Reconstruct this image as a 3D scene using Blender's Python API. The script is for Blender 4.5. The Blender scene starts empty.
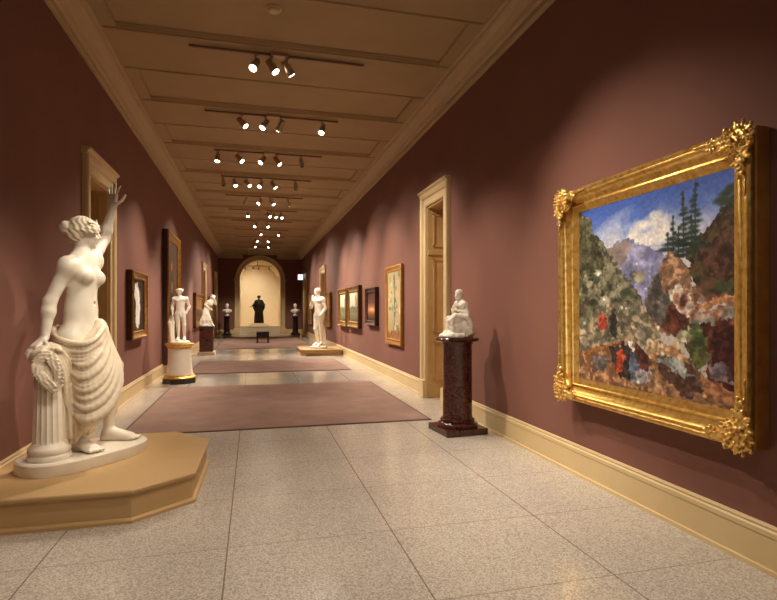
import bpy, bmesh, math, random
import numpy as np
from mathutils import Vector, Matrix
random.seed(7); RNG = np.random.default_rng(11)
scn = bpy.context.scene
COL = scn.collection
PI = math.pi

# ------------------------------------------------------------------ helpers
def lin(c):
    return tuple((v/12.92 if v <= .04045 else ((v+.055)/1.055)**2.4) for v in c)
def rgb(r, g, b):
    return lin((r/255, g/255, b/255)) + (1.0,)

def tag(o, label=None, cat=None, group=None, kind=None):
    if label: o['label'] = label
    if cat: o['category'] = cat
    if group: o['group'] = group
    if kind: o['kind'] = kind
    return o

def thing(name, label, cat, loc=(0, 0, 0), rz=0.0, group=None):
    o = bpy.data.objects.new(name, None); COL.objects.link(o)
    o.location = loc; o.rotation_euler = (0, 0, rz); o.empty_display_size = .2
    return tag(o, label, cat, group)

def mesh_obj(name, verts, faces, mat, parent=None, smooth=False, loc=None):
    me = bpy.data.meshes.new(name)
    me.from_pydata([tuple(v) for v in verts], [], [tuple(f) for f in faces])
    me.update()
    if mat: me.materials.append(mat)
    o = bpy.data.objects.new(name, me); COL.objects.link(o)
    if parent: o.parent = parent
    if loc: o.location = loc
    if smooth: me.polygons.foreach_set('use_smooth', [True]*len(me.polygons))
    return o

def np_mesh(name, V, Q, mat, parent=None, smooth=True):
    me = bpy.data.meshes.new(name)
    me.vertices.add(len(V)); me.vertices.foreach_set('co', V.astype(np.float32).ravel())
    me.loops.add(Q.size); me.loops.foreach_set('vertex_index', Q.astype(np.int32).ravel())
    me.polygons.add(len(Q))
    me.polygons.foreach_set('loop_start', np.arange(0, Q.size, Q.shape[1], dtype=np.int32))
    me.update(calc_edges=True); me.validate()
    me.polygons.foreach_set('use_smooth', np.full(len(me.polygons), smooth))
    if mat: me.materials.append(mat)
    o = bpy.data.objects.new(name, me); COL.objects.link(o)
    if parent: o.parent = parent
    return o

class MB:
    """collects shapes into one mesh"""
    def __init__(s): s.v = []; s.f = []
    def add(s, v, f):
        n = len(s.v); s.v += [tuple(p) for p in v]; s.f += [tuple(i+n for i in q) for q in f]
    def box(s, x0, x1, y0, y1, z0, z1, bev=0.0, M=None):
        bm = bmesh.new()
        bmesh.ops.create_cube(bm, size=1)
        for w in bm.verts:
            w.co = ((x0+x1)/2+w.co.x*(x1-x0), (y0+y1)/2+w.co.y*(y1-y0), (z0+z1)/2+w.co.z*(z1-z0))
        if bev: bmesh.ops.bevel(bm, geom=bm.edges[:], offset=bev, segments=2, profile=.6, affect='EDGES')
        if M is not None: bm.transform(M)
        bm.verts.index_update()
        s.add([w.co.copy() for w in bm.verts], [[w.index for w in f.verts] for f in bm.faces]); bm.free()
    def lathe(s, prof, n=32, c=(0, 0, 0), flute=None, M=None):
        v = []; f = []
        for (r, z) in prof:
            for i in range(n):
                a = 2*PI*i/n
                rr = r*(flute(a, z) if flute else 1.0)
                p = Vector((rr*math.cos(a), rr*math.sin(a), z))
                if M is not None: p = M @ p
                v.append((c[0]+p[0], c[1]+p[1], c[2]+p[2]))
        m = len(prof)
        for j in range(m-1):
            for i in range(n):
                f.append((j*n+i, j*n+(i+1) % n, (j+1)*n+(i+1) % n, (j+1)*n+i))
        f.append(tuple(range(n-1, -1, -1))); f.append(tuple((m-1)*n+i for i in range(n)))
        s.add(v, f)
    def rings(s, rings, cap0=True, cap1=True, closed=True):
        n = len(rings[0]); v = [p for r in rings for p in r]; f = []
        for j in range(len(rings)-1):
            for i in range(n if closed else n-1):
                f.append((j*n+i, j*n+(i+1) % n, (j+1)*n+(i+1) % n, (j+1)*n+i))
        if cap0: f.append(tuple(range(n-1, -1, -1)))
        if cap1: f.append(tuple((len(rings)-1)*n+i for i in range(n)))
        s.add(v, f)
    def tube(s, pts, r, n=8):
        pts = [Vector(p) for p in pts]; rings = []
        for i, p in enumerate(pts):
            t = (pts[min(i+1, len(pts)-1)]-pts[max(i-1, 0)]).normalized()
            a = t.orthogonal().normalized(); b = t.cross(a)
            rings.append([p+a*r*math.cos(2*PI*k/n)+b*r*math.sin(2*PI*k/n) for k in range(n)])
        s.rings(rings)
    def build(s, name, mat, parent=None, smooth=False, loc=None):
        o = mesh_obj(name, s.v, s.f, mat, parent, smooth, loc)
        bm = bmesh.new(); bm.from_mesh(o.data)
        bmesh.ops.recalc_face_normals(bm, faces=bm.faces); bm.to_mesh(o.data); bm.free()
        return o

def auto_smooth(o, deg=35):
    me = o.data
    me.polygons.foreach_set('use_smooth', [True]*len(me.polygons))
    bm = bmesh.new(); bm.from_mesh(me)
    for e in bm.edges:
        e.smooth = len(e.link_faces) == 2 and e.calc_face_angle(0) < math.radians(deg)
    bm.to_mesh(me); bm.free()
    return o

# ------------------------------------------------------------------ materials
def new_mat(name):
    m = bpy.data.materials.new(name); m.use_nodes = True
    nt = m.node_tree; b = nt.nodes['Principled BSDF']
    return m, nt, b
def node(nt, t, **kw):
    n = nt.nodes.new(t)
    for k, v in kw.items():
        if k in n.inputs: n.inputs[k].default_value = v
        else: setattr(n, k, v)
    return n
def ramp(nt, stops):
    r = nt.nodes.new('ShaderNodeValToRGB'); e = r.color_ramp.elements
    while len(e) > 1: e.remove(e[-1])
    e[0].position = stops[0][0]; e[0].color = stops[0][1]
    for p, c in stops[1:]:
        x = e.new(p); x.color = c
    return r
def noise_mat(name, stops, scale=5, detail=4, rough=.5, metal=0, bump=0, bscale=None, rr=None, distortion=0, spec=None):
    m, nt, b = new_mat(name)
    tc = node(nt, 'ShaderNodeTexCoord')
    nz = node(nt, 'ShaderNodeTexNoise', Scale=scale, Detail=detail, Distortion=distortion)
    nt.links.new(tc.outputs['Object'], nz.inputs['Vector'])
    r = ramp(nt, stops); nt.links.new(nz.outputs['Fac'], r.inputs['Fac'])
    nt.links.new(r.outputs['Color'], b.inputs['Base Color'])
    b.inputs['Roughness'].default_value = rough; b.inputs['Metallic'].default_value = metal
    if spec is not None: b.inputs['Specular IOR Level'].default_value = spec
    if bump:
        n2 = node(nt, 'ShaderNodeTexNoise', Scale=bscale or scale*4, Detail=5)
        nt.links.new(tc.outputs['Object'], n2.inputs['Vector'])
        bp = node(nt, 'ShaderNodeBump', Strength=bump, Distance=.01)
        nt.links.new(n2.outputs['Fac'], bp.inputs['Height']); nt.links.new(bp.outputs['Normal'], b.inputs['Normal'])
    return m

M_wall = noise_mat('wall_paint', [(.3, rgb(123, 83, 72)), (.7, rgb(128, 87, 75))], 1.5, 3, .75, bump=.05, bscale=90, spec=.25)
M_corn = noise_mat('cornice_paint', [(.3, rgb(180, 156, 118)), (.7, rgb(186, 162, 124))], 3, 3, .6)
M_trim = noise_mat('trim_paint', [(.3, rgb(205, 180, 134)), (.7, rgb(211, 187, 142))], 3, 3, .5)
M_ceil = noise_mat('ceiling_paint', [(.3, rgb(168, 142, 104)), (.7, rgb(174, 148, 110))], 2, 3, .8)
M_niche = noise_mat('niche_plaster', [(.3, rgb(228, 210, 176)), (.7, rgb(232, 215, 182))], 2, 3, .8)
M_plat = noise_mat('platform_paint', [(.3, rgb(190, 156, 106)), (.7, rgb(195, 161, 111))], 3, 3, .5)
M_platlight = noise_mat('pale_platform_paint', [(.3, rgb(222, 205, 172)), (.7, rgb(228, 211, 180))], 3, 3, .5)
M_marble = noise_mat('white_marble', [(.25, rgb(222, 211, 192)), (.5, rgb(231, 222, 205)), (.8, rgb(236, 228, 213))], 6, 6, .42, distortion=1.2, bump=.03, bscale=60)
M_marble2 = noise_mat('bright_marble', [(.25, rgb(236, 229, 214)), (.8, rgb(244, 239, 228))], 6, 6, .45, distortion=1.2)
M_drape = noise_mat('carved_drapery_marble', [(.25, rgb(212, 196, 170)), (.8, rgb(226, 212, 188))], 7, 6, .5, distortion=1, bump=.05, bscale=50)
M_bronze = noise_mat('dark_bronze', [(.3, rgb(38, 32, 27)), (.8, rgb(60, 50, 40))], 8, 4, .38, metal=.7)
M_black = noise_mat('black_leather', [(.3, rgb(26, 22, 21)), (.8, rgb(36, 31, 30))], 30, 4, .45)
M_wood = noise_mat('dark_wood', [(.3, rgb(48, 26, 17)), (.7, rgb(66, 36, 22))], 9, 5, .4)
M_darkped = noise_mat('dark_pedestal_stone', [(.3, rgb(36, 28, 26)), (.7, rgb(54, 42, 38))], 10, 5, .3)
M_metal = noise_mat('track_metal', [(.3, rgb(172, 150, 122)), (.7, rgb(186, 164, 134))], 12, 2, .3, metal=.6)
M_rail = noise_mat('rail_metal', [(.3, rgb(120, 88, 60)), (.7, rgb(128, 94, 66))], 12, 2, .5)
M_gold = noise_mat('gilding', [(.25, rgb(192, 142, 66)), (.5, rgb(226, 184, 100)), (.75, rgb(242, 212, 142))], 22, 6, .36, metal=.85, bump=.22, bscale=70)
M_goldorn = noise_mat('bright_gilding', [(.25, rgb(196, 146, 66)), (.5, rgb(232, 190, 106)), (.75, rgb(246, 216, 148))], 40, 6, .28, metal=.75)
M_goldsoft = noise_mat('old_gilding', [(.25, rgb(122, 84, 36)), (.5, rgb(158, 116, 56)), (.75, rgb(186, 146, 82))], 14, 6, .42, metal=.7, bump=.2, bscale=60)
M_golddull = noise_mat('brown_gilt', [(.3, rgb(158, 106, 46)), (.7, rgb(186, 132, 62))], 10, 5, .5, metal=.4, bump=.1, bscale=50)
M_walnut_shade = noise_mat('walnut_and_side_shade', [(.3, rgb(52, 26, 18)), (.7, rgb(78, 42, 28))], 9, 5, .45)  # walnut frame wood, also the painted shade on gilt frame sides
M_groove_shade = noise_mat('shadow_groove', [(.3, rgb(24, 14, 12)), (.7, rgb(32, 20, 16))], 9, 3, .8)
M_doorwood = noise_mat('brown_panel_paint', [(.3, rgb(190, 156, 106)), (.7, rgb(200, 166, 116))], 5, 4, .5)
M_dark = noise_mat('dark_room_paint', [(.3, rgb(70, 48, 34)), (.7, rgb(80, 56, 40))], 5, 4, .8)
M_rug = noise_mat('rug_wool', [(.3, rgb(142, 115, 105)), (.55, rgb(152, 125, 114)), (.75, rgb(162, 135, 123))], 2.2, 8, .95, bump=.5, bscale=160, spec=.1)
M_rugedge = noise_mat('rug_binding', [(.3, rgb(98, 70, 62)), (.7, rgb(108, 78, 68))], 30, 3, .95)
M_signbox = noise_mat('sign_housing', [(.3, rgb(90, 96, 100)), (.7, rgb(104, 110, 114))], 12, 2, .5)

# mottled red-brown marble of the column pedestals
def make_redmarble():
    m, nt, b = new_mat('red_brown_marble')
    tc = node(nt, 'ShaderNodeTexCoord')
    n1 = node(nt, 'ShaderNodeTexNoise', Scale=4.5, Detail=9, Roughness=.7, Distortion=2.2)
    nt.links.new(tc.outputs['Object'], n1.inputs['Vector'])
    r = ramp(nt, [(.34, rgb(24, 11, 10)), (.44, rgb(52, 23, 20)), (.5, rgb(96, 50, 40)), (.55, rgb(50, 22, 19)), (.62, rgb(70, 34, 28)), (.72, rgb(128, 84, 68))])
    nt.links.new(n1.outputs['Fac'], r.inputs['Fac']); nt.links.new(r.outputs['Color'], b.inputs['Base Color'])
    b.inputs['Roughness'].default_value = .18
    return m
M_redmarble = make_redmarble()

# terrazzo slabs with joints at world positions
def make_floor():
    m, nt, b = new_mat('terrazzo')
    L = nt.links.new
    tc = node(nt, 'ShaderNodeTexCoord')
    vo = node(nt, 'ShaderNodeTexVoronoi', Scale=120.0)
    L(tc.outputs['Object'], vo.inputs['Vector'])
    hs = node(nt, 'ShaderNodeSeparateColor'); L(vo.outputs['Color'], hs.inputs['Color'])
    r = ramp(nt, [(.0, rgb(164, 154, 142)), (.25, rgb(184, 175, 163)), (.5, rgb(203, 195, 184)), (.75, rgb(216, 210, 200)), (1, rgb(176, 162, 148))])
    L(hs.outputs[0], r.inputs['Fac'])
    n2 = node(nt, 'ShaderNodeTexNoise', Scale=.9, Detail=4)
    L(tc.outputs['Object'], n2.inputs['Vector'])
    r2 = ramp(nt, [(.35, (.86, .86, .87, 1)), (.65, (1, .99, .97, 1))]); L(n2.outputs['Fac'], r2.inputs['Fac'])
    mul = node(nt, 'ShaderNodeMix', data_type='RGBA', blend_type='MULTIPLY'); mul.inputs[0].default_value = 1
    L(r.outputs['Color'], mul.inputs[6]); L(r2.outputs['Color'], mul.inputs[7])
    sx = node(nt, 'ShaderNodeSeparateXYZ'); L(tc.outputs['Object'], sx.inputs[0])
    def joint(out, off, w, half):
        a = node(nt, 'ShaderNodeMath', operation='SUBTRACT'); L(out, a.inputs[0]); a.inputs[1].default_value = off
        d = node(nt, 'ShaderNodeMath', operation='DIVIDE'); L(a.outputs[0], d.inputs[0]); d.inputs[1].default_value = w
        p = node(nt, 'ShaderNodeMath', operation='PINGPONG'); L(d.outputs[0], p.inputs[0]); p.inputs[1].default_value = .5
        c = node(nt, 'ShaderNodeMath', operation='LESS_THAN'); L(p.outputs[0], c.inputs[0]); c.inputs[1].default_value = half/w
        return c
    jx = joint(sx.outputs['X'], -.155, 1.065, .0045); jy = joint(sx.outputs['Y'], 2.58, .895, .0045)
    jh = node(nt, 'ShaderNodeMath', operation='MULTIPLY'); L(jy.outputs[0], jh.inputs[0]); jh.inputs[1].default_value = .5
    jg = node(nt, 'ShaderNodeMath', operation='MULTIPLY'); L(jx.outputs[0], jg.inputs[0]); jg.inputs[1].default_value = .85
    mx = node(nt, 'ShaderNodeMath', operation='MAXIMUM'); L(jg.outputs[0], mx.inputs[0]); L(jh.outputs[0], mx.inputs[1])
    mj = node(nt, 'ShaderNodeMix', data_type='RGBA'); L(mx.outputs[0], mj.inputs[0])
    L(mul.outputs[2], mj.inputs[6]); mj.inputs[7].default_value = rgb(120, 104, 90)
    L(mj.outputs[2], b.inputs['Base Color'])
    n3 = node(nt, 'ShaderNodeTexNoise', Scale=2.5, Detail=5); L(tc.outputs['Object'], n3.inputs['Vector'])
    mr = node(nt, 'ShaderNodeMapRange'); L(n3.outputs['Fac'], mr.inputs['Value'])
    mr.inputs['To Min'].default_value = .1; mr.inputs['To Max'].default_value = .22
    L(mr.outputs[0], b.inputs['Roughness'])
    return m
M_floor = make_floor()

def emit_mat(name, col, strength):
    m, nt, b = new_mat(name)
    nz = node(nt, 'ShaderNodeTexNoise', Scale=30.0)
    r = ramp(nt, [(0, col), (1, col)]); nt.links.new(nz.outputs['Fac'], r.inputs['Fac'])
    nt.links.new(r.outputs['Color'], b.inputs['Emission Color']); b.inputs['Emission Strength'].default_value = strength
    b.inputs['Base Color'].default_value = (.8, .8, .8, 1)
    return m
M_lens = emit_mat('lit_lamp_lens', (1, .9, .74, 1), 14)
M_lensoff = noise_mat('unlit_lamp_lens', [(.3, rgb(60, 50, 42)), (.7, rgb(80, 66, 54))], 20, 2, .2)
M_sign = emit_mat('lit_sign_face', (.82, .93, 1, 1), 1.6)

# ------------------------------------------------------------------ setting
XL, XR, YB, YE, ZC = -1.97, 2.85, -4.0, 32.6, 4.9
def struct(o): o['kind'] = 'structure'; return o
mb = MB(); mb.box(XL-.8, XR+.9, YB-.2, 37, -.2, 0); struct(mb.build('floor', M_floor))

ARC_X, ARC_R, ARC_S = .42, 1.19, 3.22      # arch: centre, inner radius, springing height
doors_R = [(7.63, 8.50, 3.22), (21.45, 22.7, 3.0), (29.3, 30.5, 3.2)]
doors_L = [(7.22, 8.16, 3.17), (22.3, 23.4, 3.1), (29.3, 30.5, 3.2)]
def wall(name, x0, x1, doors):
    mb = MB(); y = YB
    for (a, b_, h) in doors:
        mb.box(x0, x1, y, a, 0, ZC); mb.box(x0, x1, a, b_, h, ZC); y = b_
    mb.box(x0, x1, y, YE+.2, 0, ZC)
    struct(mb.build(name, M_wall))
wall('wall_right', XR, XR+.55, doors_R); wall('wall_left', XL-.55, XL, doors_L)
mb = MB(); mb.box(XL-.55, XR+.55, YB-.15, YB, 0, ZC); struct(mb.build('wall_back', M_wall))

# end wall with its arched opening
def arch_pts(r, n=40, z0=0.0, cx=ARC_X, zs=ARC_S):
    p = [(cx-r, z0)]
    p += [(cx-r*math.cos(PI*i/n), zs+r*math.sin(PI*i/n)) for i in range(n+1)]
    p.append((cx+r, z0)); return p
ap = arch_pts(ARC_R); v = []; f = []
for (x, z) in ap:
    v.append((x, YE, z))
for i, (x, z) in enumerate(ap):
    if i == 0: q = (XL-.3, 0)
    elif i == len(ap)-1: q = (XR+.3, 0)
    else:
        a = PI*(i-1)/40; q = (ARC_X-math.cos(a)*9, ARC_S+math.sin(a)*9)
        tt = 1.0
        dx, dz = q[0]-ARC_X, q[1]-ARC_S
        lim = []
        if dx < 0: lim.append((XL-.3-ARC_X)/dx)
        if dx > 0: lim.append((XR+.3-ARC_X)/dx)
        if dz > 1e-6: lim.append((ZC-ARC_S)/dz)
        tt = min(lim); q = (ARC_X+dx*tt, ARC_S+dz*tt)
    v.append((q[0], YE, q[1]))
n = len(ap)
for i in range(n-1): f.append((i, i+1, n+i+1, n+i))
# two corner fillers
k = len(v); v += [(XL-.3, YE, ZC), (XR+.3, YE, ZC)]
zl = [i for i in range(n) if abs(v[n+i][2]-ZC) < 1e-4]
f.append((n+zl[0]-1, n+zl[0], k)); f.append((n+zl[-1], n+zl[-1]+1, k+1))
struct(mesh_obj('wall_end', v, f, M_wall))
# niche behind the arch: barrel vault and back wall
YN = 36.2
mb = MB(); mb.rings([[(x, YE-.02, z) for x, z in ap], [(x, YN, z) for x, z in ap]], cap0=False, cap1=True, closed=False)
struct(mb.build('wall_niche', M_niche))
mb = MB(); mb.box(ARC_X-ARC_R, ARC_X+ARC_R, 33.0, YN, 0, .46)
mb.box(ARC_X-ARC_R+.002, ARC_X+ARC_R-.002, 32.97, YN, .41, .47)
struct(mb.build('trim_7', M_platlight))
# archivolt
prof = [(0, .0), (0, .06), (.05, .075), (.08, .05), (.2, .05), (.22, .08), (.28, .09), (.3, .05), (.3, 0)]
mb = MB()
mb.rings([[(x, YE-h, z) for x, z in arch_pts(ARC_R+t-.01)] for t, h in prof], cap0=False, cap1=False, closed=False)
for sx in (-1, 1):
    xc = ARC_X+sx*(ARC_R+.15); mb.box(xc-.19, xc+.19, YE-.13, YE, 0, .36, .015)
    mb.box(xc-.18, xc+.18, YE-.12, YE, ARC_S-.06, ARC_S+.06, .015)
struct(auto_smooth(mb.build('trim_6', M_trim)))

# ceiling slab, cross beams and border
mb = MB(); mb.box(XL-.55, XR+.55, YB-.15, YE+.1, ZC, ZC+.15); mb.box(XL+.05, XR-.05, YB, YE, 4.848, ZC+.01)
y = 6.81-2.22*5
while y < YE:
    a, b_ = max(y, YB), min(y+1.1, YE)
    if b_ > a: mb.box(XL+.16, XR-.16, a, b_, 4.8, ZC)
    for yy, s in ((y, -1), (y+1.1, 1)):
        if YB < yy < YE-.1:
            mb.rings([[(x, yy+s*o, z) for o, z in ((.0, 4.8), (.022, 4.806), (.03, 4.826), (.045, 4.832), (.05, 4.852), (0, 4.852))] for x in (XL+.3, XR-.3)])
            mb.rings([[(x, yy-s*o, z) for o, z in ((-.004, 4.803), (-.002, 4.785), (.02, 4.782), (.028, 4.79), (.032, 4.803))] for x in (XL+.28, XR-.28)])
    y += 2.22
for x0, x1 in ((XL+.1, XL+.42), (XR-.42, XR-.1)): mb.box(x0, x1, YB, YE, 4.802, ZC)
mb.box(XL, XR, YE-.6, YE, 4.74, ZC)
struct(mb.build('ceiling', M_ceil))

# cornice: profile (distance off wall, z)
cor = [(0, 4.50), (.035, 4.50), (.045, 4.53), (.03, 4.55), (.03, 4.60), (.06, 4.615), (.075, 4.66), (.12, 4.71), (.18, 4.735), (.2, 4.76), (.2, 4.785), (.245, 4.79), (.25, 4.81), (0, 4.82)]
for nm, X, s in (('trim_1', XL, 1), ('trim_2', XR, -1)):
    mb = MB(); mb.rings([[(X+s*o, yy, z) for o, z in cor] for yy in (YB, YE)])
    struct(mb.build(nm, M_corn))
mb = MB()
for x0, x1 in ((XL, ARC_X-1.0), (ARC_X+1.0, XR)):
    mb.rings([[(xx, YE-o*.8, z) for o, z in cor] for xx in (x0, x1)])
struct(mb.build('trim_3', M_corn))

# baseboards
bb = [(0, .275), (.012, .275), (.02, .262), (.016, .248), (.026, .238), (.026, .212), (.02, .2), (.02, .03), (.034, .026), (.036, .005), (.036, 0), (0, 0)]
def baseboard(name, X, s, spans):
    mb = MB()
    for a, b_ in spans: mb.rings([[(X+s*o, yy, z) for o, z in bb] for yy in (a, b_)])
    struct(mb.build(name, M_trim))
CW = .21
def spans(doors):
    out = []; y = YB
    for a, b_, h in doors: out.append((y, a-CW)); y = b_+CW
    out.append((y, YE)); return out
baseboard('baseboard_right', XR, -1, spans(doors_R)); baseboard('baseboard_left', XL, 1, spans(doors_L))
mb = MB()
for x0, x1 in ((XL, ARC_X-ARC_R-.32), (ARC_X+ARC_R+.32, XR)):
    mb.rings([[(xx, YE-o, z) for o, z in bb] for xx in (x0, x1)])
struct(mb.build('baseboard_end', M_trim))

# doorways: casing, crown, panelled reveals and a shut panelled leaf
def doorway(name, X, s, a, b_, h, dark=False):
    root = bpy.data.objects.new(name, None); COL.objects.link(root); root['kind'] = 'structure'
    root.location = (X, (a+b_)/2, 0)
    hw = (b_-a)/2
    cp = [(0, 0), (0, .035), (.02, .045), (.04, .035), (.07, .03), (.12, .03), (.135, .055), (.17, .07), (.2, .07), (CW, .05), (CW, 0)]
    mb = MB()
    # U-shaped casing round the opening
    rings = []
    for t, o in cp:
        rings.append([(-s*-o, -hw-t, 0), (-s*-o, -hw-t, h+t), (-s*-o, hw+t, h+t), (-s*-o, hw+t, 0)])
    mb.rings(rings, closed=False, cap0=False, cap1=False)
    for yy in (-hw-CW/2, hw+CW/2): mb.box(*(sorted((0, s*.085))), yy-CW/2-.01, yy+CW/2+.01, 0, .3, .01)
    mb.build('door_casing', M_trim, root)
    mb = MB()   # head moulding
    hd = [(0, h+.19), (.06, h+.19), (.07, h+.22), (.10, h+.24), (.10, h+.265), (0, h+.265)]
    mb.rings([[(s*o, yy, z) for o, z in hd] for yy in (-hw-CW-.03, hw+CW+.03)])
    mb.build('door_crown', M_trim, root)
    mat = M_doorwood
    mb = MB()
    D = .54
    for yy, q in ((-hw, 1), (hw, -1)):
        mb.box(*sorted((-s*.0, -s*D)), *sorted((yy, yy+q*.02)), 0, h)
        for z0, z1 in ((.3, .95), (1.1, 2.35), (2.55, h-.12)):
            for (u0, u1, w0, w1) in ((.09, .12, z0, z1), (D-.12, D-.09, z0, z1), (.09, D-.09, z0, z0+.03), (.09, D-.09, z1-.03, z1)):
                mb.box(*sorted((-s*u0, -s*u1)), *sorted((yy+q*.018, yy+q*.045)), w0, w1, .006)
        mb.box(*sorted((-s*0.0, -s*D)), *sorted((yy, yy+q*.05)), 2.41, 2.49, .008)
    mb.box(*sorted((-s*.0, -s*D)), -hw, hw, h-.03, h)
    mb.build('door_reveal', mat, root)
    mb = MB()
    mb.box(*sorted((-s*(D-.04), -s*D)), -hw+.021, hw-.021, 0, h-.03)
    for z0, z1 in ((.25, 1.0), (1.15, 2.3), (2.5, h-.2)):
        for y0, y1 in ((-hw+.12, -.05), (.05, hw-.12)):
            mb.box(*sorted((-s*(D-.06), -s*(D-.03))), y0, y1, z0, z1, .012)
    mb.build('door_leaf', M_dark if dark else mat, root)
for i, (a, b_, h) in enumerate(doors_R): doorway('door_%d' % (i+1), XR, -1, a, b_, h)
for i, (a, b_, h) in enumerate(doors_L): doorway('door_%d' % (i+4), XL, 1, a, b_, h, True)

# rugs
def rug(x0, x1, y0, y1, label):
    t = thing('rug', label, 'rug', ((x0+x1)/2, (y0+y1)/2, 0), 0, 'runners along the gallery floor')
    w, l = (x1-x0)/2, (y1-y0)/2
    mb = MB(); mb.box(-w+.03, w-.03, -l+.03, l-.03, 0.001, .014, .004); mb.build('pile', M_rug, t)
    mb = MB()
    mb.box(-w, w, -l, -l+.03, .001, .011, .003); mb.box(-w, w, l-.03, l, .001, .011, .003)
    mb.box(-w, -w+.03, -l+.03, l-.03, .001, .011, .003); mb.box(w-.03, w, -l+.03, l-.03, .001, .011, .003)
    mb.build('binding_border', M_rugedge, t)
rug(-1.53, 2.34, 6.80, 10.75, 'mauve brown rug nearest the viewer, just past the platform of the draped marble woman')
rug(-1.45, 2.34, 12.9, 15.9, 'mauve brown rug between the round white pedestal and the low tan statue platform')
rug(-1.38, 2.30, 20.7, 29.0, 'far mauve brown rug under the black bench in front of the arch')

# ------------------------------------------------------------------ low display platforms
def offset_poly(P, d):
    n = len(P); out = []
    for i in range(n):
        p0, p1, p2 = [Vector(P[j % n]) for j in (i-1, i, i+1)]
        e1 = (p1-p0).normalized(); e2 = (p2-p1).normalized()
        n1 = Vector((e1.y, -e1.x)); n2 = Vector((e2.y, -e2.x))
        m = (n1+n2).normalized(); out.append(p1+m*(d/max(.3, m.dot(n1))))
    return out
def platform(label, P, H, loc):
    t = thing('display_platform', label, 'platform', loc)
    def body(prof):
        mb = MB(); mb.rings([[(q.x, q.y, z) for q in offset_poly(P, o)] for o, z in prof]); return mb
    body([(-.03, .0), (-.03, H-.03)]).build('plinth_side', M_plat, t)
    body([(.0, 0), (.0, .022), (-.012, .032), (-.03, .034)]).build('base_moulding', M_plat, t)
    body([(-.03, H-.05), (-.015, H-.045), (-.012, H-.03), (0, H-.026), (.002, H-.008), (-.006, H)]).build('platform_top', M_plat, t)
    return t
# counter-clockwise outlines
platform('tan octagonal platform under the marble woman with a raised arm',
         [(-1.965+1.2, 4.03-4.93), (-.82+1.2, 4.03-4.93), (-.43+1.2, 4.36-4.93), (-.41+1.2, 5.46-4.93), (-.76+1.2, 5.84-4.93), (-1.965+1.2, 5.84-4.93)], .235, (-1.2, 4.93, 0))
platform('low tan platform under the standing white nude youth by the paintings',
         [(-.6, -.95), (.59, -.95), (.59, .95), (-.6, .95), (-.75, .7), (-.75, -.7)], .2, (2.22, 17.95, 0))

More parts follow.
